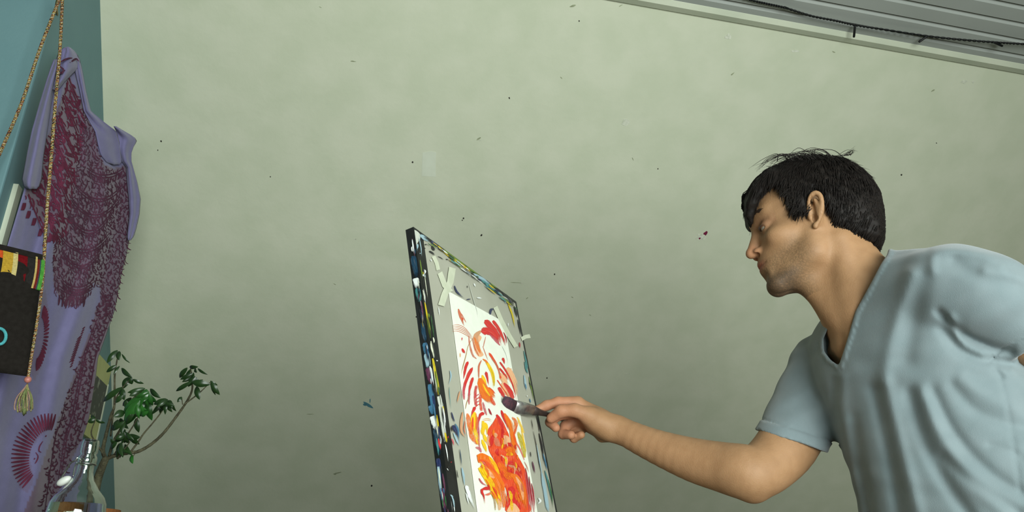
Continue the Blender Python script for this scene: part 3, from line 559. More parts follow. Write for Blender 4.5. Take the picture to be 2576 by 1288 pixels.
zone1 = [(172,190),(205,260),(240,330),(246,380),(262,415),(285,424),(322,414),(332,460),(336,520),(328,590),(320,640),(304,700),(290,780),(272,800),(256,770),(250,720),(232,712),(220,740),(200,770),(165,768),(148,745),(134,720),(132,640),(140,600),(118,600),(95,545),(70,500),(62,490),(88,400),(125,330),(130,300),(150,260)]
zone2 = [(296,740),(268,850),(246,900),(240,960),(232,1010),(222,1060),(206,1100),(160,1200),(120,1300),(80,1400),(30,1400),(60,1288),(95,1200),(118,1130),(138,1080),(165,1000),(190,930),(212,870),(228,830),(240,780),(262,735)]
zone4 = [(128,1052),(100,1062),(70,1092),(46,1125),(33,1160),(34,1195),(50,1228),(68,1240),(84,1215),(80,1180),(74,1150),(80,1125),(98,1102),(116,1085)]
zone3 = [(112,724),(122,780),(120,850),(105,920),(85,960),(75,930),(95,820),(100,760)]
def inpoly_v(x, y, P):
    c = np.zeros(x.shape, bool); n = len(P)
    for i in range(n):
        x0, y0 = P[i]; x1, y1 = P[(i + 1) % n]
        if y0 != y1: c ^= ((y0 > y) != (y1 > y)) & (x < (x1 - x0) * (y - y0) / (y1 - y0) + x0)
    return c
gy = np.repeat(ys, NU); gu = np.tile(np.linspace(0, 1, NU), NV); gx = fl(gy) + (fr(gy) - fl(gy)) * gu
gd = sd(gx, gy) - fold_off(gx, gy)
V = CAM + gd[:, None] * (FW + RT * ((gx - 1288) / FPX)[:, None] + UP * ((644 - gy) / FPX)[:, None])
tint = np.tile(LIL, (len(gx), 1)); tint[inpoly_v(gx, gy, zone4)] = LIL * .55 + MAU * .45; tint[inpoly_v(gx, gy, zone3)] = LIL * .5 + MAU * .5; tint[inpoly_v(gx, gy, zone1) | inpoly_v(gx, gy, zone2)] = MAU
F = [(j*NU+i, j*NU+i+1, (j+1)*NU+i+1, (j+1)*NU+i) for j in range(NV-1) for i in range(NU-1)]
so = mesh('draped_cloth', V, F, m_lilac, sarong, smooth=True, recalc=False); setcol(so, tint)
md = so.modifiers.new('thick', 'SOLIDIFY'); md.thickness = 0.0016; md.offset = 0
def cloth_piece(rows, lift, bulge, name, nu=14):
    """hanging lobe of cloth given by rows of (y, left, right)"""
    rows = np.array(rows, float); yy = np.linspace(rows[0, 0], rows[-1, 0], 40); V = []
    for yv in yy:
        a, b = np.interp(yv, rows[:, 0], rows[:, 1]), np.interp(yv, rows[:, 0], rows[:, 2])
        for i in range(nu):
            t = i / (nu - 1); x = a + (b - a) * t
            V.append(S3(x, yv, lift + bulge * math.sin(math.pi * t) + 0.35 * bulge * math.sin(3 * math.pi * t + yv * .01)))
    F = [(j*nu+i, j*nu+i+1, (j+1)*nu+i+1, (j+1)*nu+i) for j in range(len(yy)-1) for i in range(nu-1)]
    o = mesh(name, V, F, m_lilac, sarong, smooth=True, recalc=False); setcol(o, [LIL] * len(V))
    md = o.modifiers.new('thick', 'SOLIDIFY'); md.thickness = 0.002; md.offset = 0
    return o
cloth_piece([(150,136,150),(170,128,148),(200,118,140),(260,100,128),(330,80,118),(400,66,108),(450,56,104),(468,60,98),(475,68,92)], 0.018, 0.022, 'hanging_fold')
cloth_piece([(120,162,176),(128,152,186),(138,146,194),(150,142,200),(160,140,201),(170,139,198),(180,138,188),(192,136,176),(206,132,162),(226,126,146)], 0.018, 0.020, 'hook_gather')
cloth_piece([(318,286,292),(330,292,312),(345,298,338),(356,296,344),(368,296,336),(385,300,330),(405,306,330),(420,318,334),(460,320,345),(500,324,353),(540,326,350),(575,322,342),(595,320,336),(604,322,328)], 0.012, 0.014, 'knotted_corner')
cloth_piece([(150,186,200),(180,190,207),(230,202,216),(280,212,228),(310,228,266),(330,240,292),(360,246,300),(390,254,304),(408,268,306),(414,280,300)], 0.010, 0.010, 'plain_fold')
# printed motifs: small ribbons of ink lying on the cloth
def ink(polys, m, lift=0.0045):
    VV = []; FF = []
    for pts, wd in polys:
        P = np.asarray(pts, float); n = max(4, 2 * len(P)); Cn = catmull(P, n)
        T = np.gradient(Cn, axis=0); T /= np.linalg.norm(T, axis=1)[:, None] + 1e-9; Nn = np.stack([-T[:, 1], T[:, 0]], 1)
        t = np.linspace(0, 1, n); wv = wd / 2 * (0.45 + 0.55 * np.sin(np.pi * t))
        o = len(VV)
        for s in (1, -1):
            for c, nn, ww in zip(Cn, Nn, wv):
                x, y = c + s * nn * ww; VV.append(S3(x, y, lift))
        FF += [(o+i, o+i+1, o+n+i+1, o+n+i) for i in range(n-1)]
    o = mesh('block_print', VV, FF, m, sarong, recalc=False); o['kind'] = 'stuff'
    return o
R2 = random.Random(3); polys = []; pd = []
def squig(x, y, a, L, wd, curl, dest):
    pts = [(x, y)]; 
    for k in range(3):
        x += math.cos(a) * L / 3; y += math.sin(a) * L / 3; a += curl; pts.append((x, y))
    dest.append((pts, wd))
# upper left panel: bands running down-right with motifs between
for band in range(-3, 9):
    x0, y0 = 78 + band * 13, 520 - band * 46
    for side in (0, 5): 
        L = [(x0 + t * 0.42 + side, y0 + t) for t in range(-30, 150, 15)]
        L = [p for p in L if inpoly(*p, zone1) and p[0] < 200 - max(0, p[1] - 420) * .12]
        if len(L) > 2: polys.append((L, 3.4))
n = 0
for gy_ in range(190, 800, 7):
    for gx_ in range(60, 338, 7):
        x, y = gx_ + R2.uniform(-4, 4), gy_ + R2.uniform(-4, 4)
        if not inpoly(x, y, zone1): continue
        if x < 205 - max(0, y - 330) * .16 and y < 600:
            if R2.random() < .62: squig(x, y, R2.uniform(.75, 1.35), R2.uniform(11, 22), R2.uniform(2.6, 4.8), R2.choice((-.55, .45, .1)), polys)
        else: squig(x, y, math.pi / 2 + R2.uniform(-.75, .45), R2.uniform(7, 15), R2.uniform(1.8, 3.2), R2.uniform(-.8, .8), pd)
# garlands of the main panel: hanging arcs one below the other
for cx, cy, w_, dp in [(265,440,46,18),(250,500,60,38),(240,540,62,46),(225,580,60,56),(212,628,62,40),(205,668,50,44),(196,722,40,20),(192,735,42,16)]:
    for off in (0, 7):
        pd.append(([(cx + w_ * t, cy - dp + off + dp * (1 - t * t)) for t in np.linspace(-1, 1, 9)], 3.6))
    for t in np.linspace(-.9, .9, 13): squig(cx + w_ * t, cy - dp + 10 + dp * (1 - t * t), 1.57 + t * .3, 12, 3.0, 0, pd)
for k in range(8): squig(150 + k * 9, 742 + (k % 3) * 4, 1.62, 26, 5.0, .06, pd)
for sx, sy in [(62,510),(74,530),(88,548),(104,575),(116,600),(128,590),(200,250),(130,360),(145,390),(160,410)]:
    for q in (-3, 0, 3): squig(sx + q, sy, 1.75, 20, 4.2, .1, polys)
# border along the right edge
for y in range(740, 1400, 7):
    e0 = fr(y) - 6; wz = 52 + (y - 740) * .05
    for k in range(5):
        x = e0 - (k + R2.uniform(.1, .9)) * wz / 5
        if inpoly(x, y, zone2):
            squig(x, y, R2.uniform(1.0, 2.4), R2.uniform(10, 17), R2.uniform(2.8, 4.6), R2.choice((-1.1, 1.1, .7, -.7)), pd)
for off in (4, 30, 36, 60): 
    L = [(fr(y) - off - (y - 800) * .03, y) for y in range(800, 1400, 30)]; L = [p for p in L if inpoly(*p, zone2)]
    if len(L) > 2: pd.append((L, 2.6))
# sun faces
def sun(cx, cy, rx0, ry0, rx1, ry1, a0, a1, n, tilt, dest):
    for k in range(n):
        a = a0 + (a1 - a0) * k / (n - 1); ca, sa = math.cos(a), math.sin(a)
        rot = lambda u, v: (cx + u * math.cos(tilt) - v * math.sin(tilt), cy + u * math.sin(tilt) + v * math.cos(tilt))
        dest.append(([rot(rx0 * ca, ry0 * sa), rot((rx0 + rx1) / 2 * ca, (ry0 + ry1) / 2 * sa), rot(rx1 * ca, ry1 * sa)], 5.6))
sn = []
sun(112, 1142, 36, 62, 82, 104, math.radians(110), math.radians(268), 26, .30, sn)
sun(98, 850, 12, 52, 24, 84, math.radians(-80), math.radians(80), 22, .12, sn); sun(92, 850, 14, 52, 22, 84, math.radians(110), math.radians(250), 16, .12, sn)
for k in range(16): y = 822 + k * 6.4; squig(214 - k * 2.1, y, 2.35, 19 if 2 < k < 13 else 9, 3.0, .05, sn)
for pts in ([(108,1110),(100,1122),(98,1134),(104,1138)], [(90,1138),(96,1148),(92,1160),(88,1166)], [(88,1152),(86,1156)], [(117,1095),(114,1099)]): sn.append((pts, 3.2))
ink(polys, m_print); ink(pd, m_printd); ink(sn, m_print)
kn = []
for pts in ([(150,166),(160,176),(156,186)], [(152,156),(168,148),(182,146)], [(176,158),(184,152),(192,148),(198,154)], [(140,186),(152,184),(164,176)]): kn.append((pts, 5))
ink(kn, m_printd, .045)
hook_p = S3(170, 128, -0.05)
hook_p = onL(176, 142, XL)
hk = thing('coat_hook', 'small brass hook on the teal wall under the gathered sarong', 'hook', (XL, hook_p[1], hook_p[2]))
m_brass = mat('brass', srgb(150, 120, 60), 0.35, metal=1.0)
mesh('hook_stem', *tube(catmull([(XL, hook_p[1], hook_p[2] - .01), (XL + .02, hook_p[1], hook_p[2] - .012), tuple((np.array([XL + .02, hook_p[1], hook_p[2] - .012]) + S3(172, 140, .0)) / 2), S3(172, 138, .006)], 14), 0.003, 8), m_brass, hk, smooth=True)
# ------------------------------------------------------------------ shoulder bag on its braided cord
BGR = at(110, 652, 1.5); bgy = math.radians(66); BGD = np.array([math.sin(bgy), math.cos(bgy), 0]); BGN = np.array([math.cos(bgy), -math.sin(bgy), 0])
BWd = 0.155
def bag_solve(px, py): return on_plane(px, py, BGR, BGN)
bbr = bag_solve(72, 947); bdn = bbr - BGR; bagh = np.linalg.norm(bdn); 
apex = BGR - BGD * BWd / 2 + ZZ * 0.62; apex = CAM + ray(159, -30) * ((apex - CAM) @ FW)
bag = thing('shoulder_bag', 'small black cloth shoulder bag with a striped woven band and tassel', 'bag', BGR - BGD * BWd / 2 - ZZ * bagh)
m_blackc = mat('black_cotton', srgb(30, 27, 24), 0.9, srgb(36, 33, 30), 120, 0.3, 700, 0.1)
def bagP(px, py, off): return on_plane(px, py, BGR + BGN * off, BGN)
# body: soft pouch, 2-D outline in bag plane with rounded front
tl_, bl_ = BGR - BGD * BWd, bbr - BGD * BWd
def pouch(c00, c10, c01, c11, th, nu=14, nv=18):
    V = []
    for sgn in (1, -1):
        for j in range(nv + 1):
            for i in range(nu + 1):
                u, v = i / nu, j / nv; p = (c00 * (1-u) + c10 * u) * (1-v) + (c01 * (1-u) + c11 * u) * v
                V.append(p + BGN * sgn * (0.0015 + th * (max(0, math.sin(math.pi * u)) ** .5) * (max(0, math.sin(math.pi * min(1, v * .96 + .04))) ** .5) * (1 + .12 * math.sin(u * 9 + v * 5))))
    m_ = (nu + 1) * (nv + 1); F = []
    for j in range(nv):
        for i in range(nu):
            a = j * (nu + 1) + i; F.append((a, a+1, a+nu+2, a+nu+1)); F.append((m_+a, m_+a+nu+1, m_+a+nu+2, m_+a+1))
    ring = [i for i in range(nu+1)] + [(j+1)*(nu+1)+nu for j in range(nv)] + [nv*(nu+1)+i for i in range(nu-1, -1, -1)] + [j*(nu+1) for j in range(nv-1, 0, -1)]
    for a, b in zip(ring, ring[1:] + ring[:1]): F.append((b, a, m_+a, m_+b))
    return V, F
mesh('pouch', *pouch(tl_, BGR, bl_, bbr, 0.014), m_blackc, bag, smooth=True)
# striped band across the top
def strip(x0, x1, c, off=0.010, rough=0.9, name='woven_stripe'):
    P = []
    for px_, top in ((x0, 1), (x1, 1), (x1, 0), (x0, 0)): P.append(px_)
    def ln(x, t):  # t 0 top line .. 1 bottom line ; slanted stripes
        ytop = 626 + x * 0.215 if True else 0
        y = ytop + t * 79; return x - t * (y - ytop) * 0.15, y
    n = 7; V = []
    for t in np.linspace(0, 1, n):
        for x in (x0, x1):
            a, b = ln(x, t); V.append(bagP(a, b, off + 0.0015 * math.sin(t * 9 + x)))
    V = V + [v - BGN * 0.004 for v in V]
    F = [(2*i, 2*i+1, 2*i+3, 2*i+2) for i in range(n-1)] + [(2*n+2*i+2, 2*n+2*i+3, 2*n+2*i+1, 2*n+2*i) for i in range(n-1)] + [(2*i, 2*i+2, 2*n+2*i+2, 2*n+2*i) for i in range(n-1)] + [(2*i+1, 2*n+2*i+1, 2*n+2*i+3, 2*i+3) for i in range(n-1)]
    return mesh(name, V, F, c, bag)
def wool(name, c): return mat(name, srgb(*c), 0.95, tuple(v * .75 for v in srgb(*c)[:3]) + (1,), 260, 0.6, 900, 0.1)
strip(-130, -60, wool('navy_wool', (50, 60, 90))); strip(-60, -22, wool('green_wool', (80, 120, 60))); strip(-22, 8, wool('orange_wool', (214, 88, 40)))
strip(8, 34, wool('gold_wool', (198, 160, 56)), .0115); strip(34, 46, wool('pale_yellow_wool', (212, 196, 130)), .012); strip(46, 70, wool('dark_red_wool', (112, 20, 26))); strip(70, 90, wool('charcoal_wool', (46, 44, 42)), .0095)
strip(90, 95, wool('cream_wool', (204, 180, 110)), .012); strip(95, 101, wool('brick_wool', (116, 40, 34))); strip(101, 105, wool('slate_wool', (70, 80, 100))); strip(104, 113, wool('leaf_green_wool', (84, 160, 66)), .013)
V = [bagP(x, 614 + x * .245 - dy, o) for o in (.013, -.005) for dy in (0, -14) for x in np.linspace(-140, 110, 12)]
n = 12; mesh('top_hem', V, [(i, i+1, n+i+1, n+i) for i in range(11)] + [(3*n+i, 3*n+i+1, 2*n+i+1, 2*n+i) for i in range(11)] + [(2*n+i, 2*n+i+1, i+1, i) for i in range(11)] + [(n+i, n+i+1, 3*n+i+1, 3*n+i) for i in range(11)] + [(0, n, 3*n, 2*n), (n-1, 3*n-1, 4*n-1, 2*n-1)], m_blackc, bag)
# turquoise embroidered ring
m_turq = wool('turquoise_thread', (92, 186, 192))
rc = [bagP(-2 + 17 * math.cos(a), 846 + 20 * math.sin(a), .0185) for a in np.linspace(0, 2 * math.pi, 33)]
mesh('embroidered_ring', *tube(rc, 0.0028, 8, False), m_turq, bag, smooth=True)
# braided cord: three coloured strands
def speck(name, a, b): return mat(name, srgb(*a), 0.9, srgb(*b), 330, 0.4, 900, 0.1, detail=1, lo=.485, hi=.515)
cord_cols = [speck('cord_mustard_green', (170, 148, 84), (44, 54, 38)), speck('cord_rust_mustard', (150, 78, 58), (166, 146, 86)), speck('cord_dark_green_cream', (38, 46, 38), (186, 178, 148)), speck('cord_cream_rust', (178, 168, 132), (120, 66, 52))]
def braid(path, turns, r=0.0026):
    n = int(turns * 8); P = catmull(path, n); T = np.gradient(P, axis=0); T /= np.linalg.norm(T, axis=1)[:, None]
    A = np.cross(T, BGN); A /= np.linalg.norm(A, axis=1)[:, None]; B = np.cross(T, A)
    for k in range(4):
        th = np.linspace(0, 2 * math.pi * turns, n) + k * math.pi / 2
        mesh('cord_strand', *tube(P + r * .8 * (np.cos(th)[:, None] * A + np.sin(th)[:, None] * B), r * .72, 5), cord_cols[k], bag, smooth=True)
def dl(px, py, d): return at(px, py, d)
da = (apex - CAM) @ FW; db_ = (BGR - CAM) @ FW - .006
mix = lambda y: da + (db_ - da) * (y + 30) / (652 + 30)
braid([apex] + [dl(x, y, mix(y) - .004) for x, y in [(157,0),(151,122),(141,240),(127,420),(118,530),(111,648)]], 80, .0023)
braid([apex] + [dl(x, y, mix(y) - .012) for x, y in [(148,2),(101,122),(54,260),(0,385),(-60,520),(-112,604)]], 90, .0023)
braid([dl(111, 648, db_ - .004), bagP(108, 700, .004), bagP(98, 780, .006), bagP(82, 880, .006), bagP(71, 948, .006)], 36, .0019)
mesh('bead', *ellipsoid(bagP(70, 955, .008), np.eye(3), 0.0062), mat('pink_bead', srgb(196, 130, 118), 0.3, srgb(170, 104, 94), 200), bag, smooth=True)
tas = thing if False else None
m_tas = wool('tassel_thread', (170, 164, 110)); m_tas2 = wool('tassel_pink', (186, 150, 132)); m_tas3 = wool('tassel_green', (130, 142, 92))
tp = bagP(68, 970, .008)
for k in range(30):
    a = R2.uniform(-1, 1); sx = a * 24; 
    path = [bagP(69, 965, .008), bagP(66 + sx * .25, 978, .008 + R2.uniform(-.004, .008)), bagP(62 + sx * .85, 1000, .008 + R2.uniform(-.008, .014)), bagP(60 + sx, 1030 + R2.uniform(-12, 12) - abs(a) * 6, .006 + R2.uniform(-.008, .012)), bagP(60 + sx * .9, 1040 + R2.uniform(-8, 6) - abs(a) * 10, .006)]
    mesh('tassel_thread', *tube(catmull(path, 10), 0.0011, 5), (m_tas, m_tas2, m_tas3)[k % 3], bag, smooth=True)
hk2 = thing('wall_hook', 'small brass hook at the teal wall corner holding the bag cord', 'hook', (XL, apex[1], apex[2]))
mesh('hook_stem', *tube(catmull([(XL + 0.0, YE + .02, apex[2] + .01), (XL + .02, (YE + apex[1]) / 2, apex[2] - .008), tuple(apex + np.array([0, 0, -.004])), tuple(apex + np.array([.01, -.01, .014]))], 12), 0.003, 8), m_brass, hk2, smooth=True)
# ------------------------------------------------------------------ side table, bottle and plant
def vert(p, z): return np.array([p[0], p[1], z])
BP = at(230, 1106, 1.25)                          # top of the bottle
BZ = BP[2] - 0.285                                # table height
PB = at(243, 1225, 1.47)                          # foot of the plant stem
pot_top = at(270, 1284, 1.47)[2]
ztab = BZ
m_table = mat('dark_walnut', srgb(84, 60, 42), 0.5, srgb(62, 44, 30), 10)
cx, cy = (BP[0] + PB[0]) / 2 - 0.02, (BP[1] + PB[1]) / 2
tab = thing('side_table', 'low dark wooden side table under bottle and plant', 'table', (cx, cy, 0))
mesh('table_top', *box((cx - .22, cy - .26, ztab - .025), (cx + .22, cy + .26, ztab)), m_table, tab)
for sx in (-1, 1):
    for sy in (-1, 1): mesh('leg', *box((cx + sx * .19 - .018, cy + sy * .23 - .018, 0), (cx + sx * .19 + .018, cy + sy * .23 + .018, ztab - .025)), m_table, tab)
# swing-top bottle
def glassm(name, col, rough=0.0, ior=1.45):
    m = bpy.data.materials.new(name); m.use_nodes = True; b = m.node_tree.nodes['Principled BSDF']
    b.inputs['Base Color'].default_value = col; b.inputs['Roughness'].default_value = rough
    b.inputs['Transmission Weight'].default_value = 1.0; b.inputs['IOR'].default_value = ior
    return m
m_glass = glassm('clear_bottle_glass', (0.93, 0.98, 0.95, 1)); m_water = glassm('water', (0.90, 0.97, 0.94, 1), 0, 1.33)
m_steel = mat('bright_wire', srgb(190, 194, 190), 0.25, metal=1.0); m_cer = mat('white_ceramic', srgb(226, 230, 222), 0.25, srgb(216, 221, 212), 40, spec=0.5)
m_red = mat('red_rubber', srgb(120, 30, 36), 0.6); m_lab = mat('cream_paper_label', srgb(206, 214, 184), 0.7, srgb(196, 205, 172), 30)
bot = thing('swing_top_bottle', 'clear glass swing-top bottle of water with open white stopper', 'bottle', (BP[0], BP[1], ztab))
H = BP[2] - ztab
outer = [(.0105, H), (.0128, H - .002), (.0136, H - .007), (.0136, H - .020), (.0120, H - .024), (.0145, H - .028), (.0145, H - .036), (.0122, H - .040), (.0128, H - .052), (.0165, H - .064), (.026, H - .078), (.036, H - .089), (.0405, H - .099), (.0420, H - .112), (.0420, .012), (.039, .003), (.034, 0.0)]
inner = [(max(.003, r - .0026), z) for r, z in outer[:-3]] + [(.0385, .010), (.034, .007), (.0, .007)]
prof = [(.001, 0.0)] + outer[::-1] + inner
mesh('glass_body', *lathe(prof, (BP[0], BP[1], ztab), 48), m_glass, bot, smooth=True)
wl = H - 0.100
wp = [(.0005, .0075), (.034, .0075), (.0383, .011), (.0392, .016), (.0392, H - .113), (.0378, wl - .001), (.0376, wl), (.0005, wl)]
mesh('water', *lathe(wp, (BP[0], BP[1], ztab), 40), m_water, bot, smooth=False)
lt = ztab + H - .125
arc = [math.radians(a) for a in range(-80, 81, 8)]; ba = math.atan2(CAM[1] - BP[1], CAM[0] - BP[0])
V = [(BP[0] + r * math.cos(ba + a), BP[1] + r * math.sin(ba + a), z) for r in (.0428, .0422) for z in (lt, lt - .09) for a in arc]; n = len(arc)
mesh('paper_label', V, [(i, i+1, n+i+1, n+i) for i in range(n-1)] + [(3*n+i, 3*n+i+1, 2*n+i+1, 2*n+i) for i in range(n-1)] + [(2*n+i, 2*n+i+1, i+1, i) for i in range(n-1)], m_lab, bot)
ringz = ztab + H - .039
mesh('neck_wire', *tube([(BP[0] + .0142 * math.cos(a), BP[1] + .0142 * math.sin(a), ringz) for a in np.linspace(0, 2 * math.pi, 33)], .0012, 8, False), m_steel, bot, smooth=True)
st = at(170, 1207, 1.225); side = -RT
mesh('bail_wire', *tube(catmull([at(206, 1163, 1.237), at(196, 1150, 1.234), at(190, 1158, 1.232), at(178, 1165, 1.23), at(165, 1185, 1.228), at(152, 1205, 1.226)], 24), .0012, 8), m_steel, bot, smooth=True)
mesh('bail_wire', *tube(catmull([at(216, 1163, 1.262), at(200, 1152, 1.262), at(192, 1165, 1.258), at(186, 1185, 1.25), at(184, 1198, 1.24)], 20), .0012, 8), m_steel, bot, smooth=True)
ax1 = (at(184, 1196, 1.225) - at(146, 1216, 1.225)); ax1 /= np.linalg.norm(ax1); ax3 = np.cross(ax1, FW); ax3 /= np.linalg.norm(ax3); ax2 = np.cross(ax3, ax1)
stopper = mesh('stopper', *ellipsoid(at(161, 1210, 1.225), [ax1, ax2, ax3], (.0125, .0075, .0065)), m_cer, bot, smooth=True)
mesh('gasket', *ellipsoid(at(167, 1201, 1.228), [ax1, ax2, ax3], (.0135, .008, .0035)), m_red, stopper, smooth=True)
mesh('wire_eyelet', *ellipsoid(at(150, 1211, 1.219), np.eye(3), .0022), m_steel, stopper, smooth=True)
# potted plant
pz = pot_top
m_terra = mat('terracotta', srgb(132, 82, 42), 0.8, srgb(112, 70, 36), 30, 0.2, 200)
m_soil = mat('soil', srgb(46, 36, 28), 0.95, srgb(30, 24, 18), 60, 0.8, 200)
m_bark = mat('brown_bark', srgb(86, 84, 62), 0.85, srgb(60, 57, 42), 90, 0.6, 260)
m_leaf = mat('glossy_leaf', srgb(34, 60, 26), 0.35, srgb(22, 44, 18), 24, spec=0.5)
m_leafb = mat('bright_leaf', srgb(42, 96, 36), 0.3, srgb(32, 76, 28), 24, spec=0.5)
pot = thing('potted_plant', 'small woody tree-like houseplant with glossy leaves in a terracotta pot', 'plant', (PB[0], PB[1], ztab))
ph = pz - ztab; pr = np.linalg.norm(at(288, 1283, 1.47)[:2] - PB[:2])
pr = max(.05, min(.075, pr))
mesh('pot', *lathe([(pr * .68, 0), (pr * .9, ph - .03), (pr * .92, ph - .03), (pr, ph - .028), (pr, ph), (pr - .006, ph), (pr - .008, ph - .02), (.002, ph - .02)], (PB[0], PB[1], ztab), 32), m_terra, pot, smooth=False)
mesh('soil', *lathe([(.001, ph - .022), (pr - .009, ph - .022), (pr - .009, ph - .016), (.001, ph - .012)], (PB[0], PB[1], ztab), 24), m_soil, pot)
D0 = 1.47
ZP = zt(0, 840, .34783)
def branch(pts, r0, r1, ds=0.0, name='branch'):
    P2 = ZP(pts); n = len(P2); P = [at(x, y, D0 + ds * i / (n - 1)) for i, (x, y) in enumerate(P2)]
    q = catmull(P, 8 * n); mesh(name, *tube(q, np.linspace(r0, r1, len(q)) * .72 * (1 + .06 * np.sin(np.arange(len(q)) * 1.7)), 8), m_bark, pot, smooth=True)
base = np.array([PB[0], PB[1], pz - .02])
q = catmull([base] + [at(*p, D0) for p in ZP([(700,1080),(735,970),(765,900)])], 24)
mesh('stem', *tube(q, np.linspace(.0085, .0065, 24), 10), m_bark, pot, smooth=True)
branch([(762,905),(745,840),(765,740),(800,600),(828,510),(830,300),(850,170)], .0058, .0016, -.01)
branch([(760,900),(735,850),(690,780),(660,715),(690,620)], .003, .0012, -.05)
branch([(765,905),(830,880),(930,860),(1000,850),(1090,800),(1180,720),(1270,605),(1350,490),(1390,400),(1385,300),(1378,250)], .0055, .0018, .03)
branch([(940,860),(1000,780),(1040,720),(1100,650),(1170,560),(1200,490)], .0028, .0014, .02)
branch([(790,880),(820,780),(870,690),(930,560),(960,470),(1050,410)], .004, .0016, -.04)
branch([(830,870),(900,760),(960,670),(1000,600)], .0026, .0013, -.03); branch([(1330,510),(1400,460),(1460,410),(1520,350)], .0022, .0012, .03); branch([(1320,510),(1315,460)], .0012, .0009, .02)
branch([(850,900),(880,860),(940,780)], .003, .0014, -.02); branch([(800,740),(830,500),(880,400),(930,340)], .0024, .0012, -.02); branch([(980,860),(960,890)], .0012, .0009, 0)
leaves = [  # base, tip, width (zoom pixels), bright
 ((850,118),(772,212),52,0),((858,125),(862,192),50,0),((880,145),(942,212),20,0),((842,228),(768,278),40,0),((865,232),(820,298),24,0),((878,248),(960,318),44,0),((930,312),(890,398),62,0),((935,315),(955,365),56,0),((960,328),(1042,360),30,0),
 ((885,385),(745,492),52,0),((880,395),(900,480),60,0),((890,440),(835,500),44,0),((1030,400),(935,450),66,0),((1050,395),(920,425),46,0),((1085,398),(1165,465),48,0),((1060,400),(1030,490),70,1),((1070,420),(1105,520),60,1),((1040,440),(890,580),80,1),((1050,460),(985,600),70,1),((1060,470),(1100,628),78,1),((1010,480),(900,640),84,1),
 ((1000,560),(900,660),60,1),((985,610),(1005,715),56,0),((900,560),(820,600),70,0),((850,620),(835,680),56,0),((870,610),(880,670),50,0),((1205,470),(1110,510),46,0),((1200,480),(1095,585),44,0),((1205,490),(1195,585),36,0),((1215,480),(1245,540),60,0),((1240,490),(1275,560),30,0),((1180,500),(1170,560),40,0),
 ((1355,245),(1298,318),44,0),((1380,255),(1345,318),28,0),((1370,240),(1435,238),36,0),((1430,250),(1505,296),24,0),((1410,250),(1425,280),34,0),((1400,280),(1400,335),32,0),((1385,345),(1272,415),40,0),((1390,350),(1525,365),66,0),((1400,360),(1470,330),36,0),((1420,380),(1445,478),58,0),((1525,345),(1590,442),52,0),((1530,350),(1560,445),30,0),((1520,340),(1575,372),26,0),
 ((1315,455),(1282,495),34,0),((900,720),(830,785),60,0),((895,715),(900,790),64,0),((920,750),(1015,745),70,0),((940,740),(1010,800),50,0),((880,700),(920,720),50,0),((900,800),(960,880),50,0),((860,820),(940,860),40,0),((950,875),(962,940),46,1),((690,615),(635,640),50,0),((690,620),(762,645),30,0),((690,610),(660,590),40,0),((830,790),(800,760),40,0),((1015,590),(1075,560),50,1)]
for wx, wy, n_, br_ in [(1060,430,7,1),(960,560,6,0),(880,640,5,0),(900,720,7,0),(1190,490,5,0),(1000,520,6,1),(860,800,5,0),(930,470,4,0),(1390,300,4,0)]:
    for q_ in range(n_):
        a_ = R2.uniform(.1, 3.0); L_ = R2.uniform(55, 95); leaves.append(((wx + R2.uniform(-25, 25), wy + R2.uniform(-20, 20)), (wx + math.cos(a_) * L_, wy + abs(math.sin(a_)) * L_ + 10), R2.uniform(34, 56), br_))
def leaf(b, t, wd, bright, k):
    (bx, by), (tx, ty) = ZP([b, t]); d0 = D0 - .02 + R2.uniform(-.035, .03); d1 = d0 + R2.uniform(-.018, .018)
    B = at(bx, by, d0); Tp = at(tx, ty, d1); L = np.linalg.norm(Tp - B); ax = (Tp - B) / L
    view = FW; sd_ = np.cross(ax, view); sd_ /= np.linalg.norm(sd_); nm = np.cross(sd_, ax)
    if nm @ FW > 0: nm = -nm
    hw = wd * .34783 * d0 / FPX / 2 * .80; n = 8; V = []
    for i in range(n + 1):
        t_ = i / n; w_ = hw * (math.sin(math.pi * min(1, t_ ** .85 * .97 + .03)) ** .8) * (1 if t_ < 1 else 0)
        mid = B + ax * L * t_ + nm * (L * .16 * math.sin(math.pi * t_)) 
        for s, lift in ((-1, .35), (-.5, .12), (0, -.1), (.5, .12), (1, .35)):
            V.append(mid + sd_ * w_ * s - nm * w_ * lift * .9)
    F = [(i*5+k_, i*5+k_+1, (i+1)*5+k_+1, (i+1)*5+k_) for i in range(n) for k_ in range(4)]
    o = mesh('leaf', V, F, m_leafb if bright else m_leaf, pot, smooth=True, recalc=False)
for k, (b, t, wd, br) in enumerate(leaves): leaf(b, t, wd, br, k)
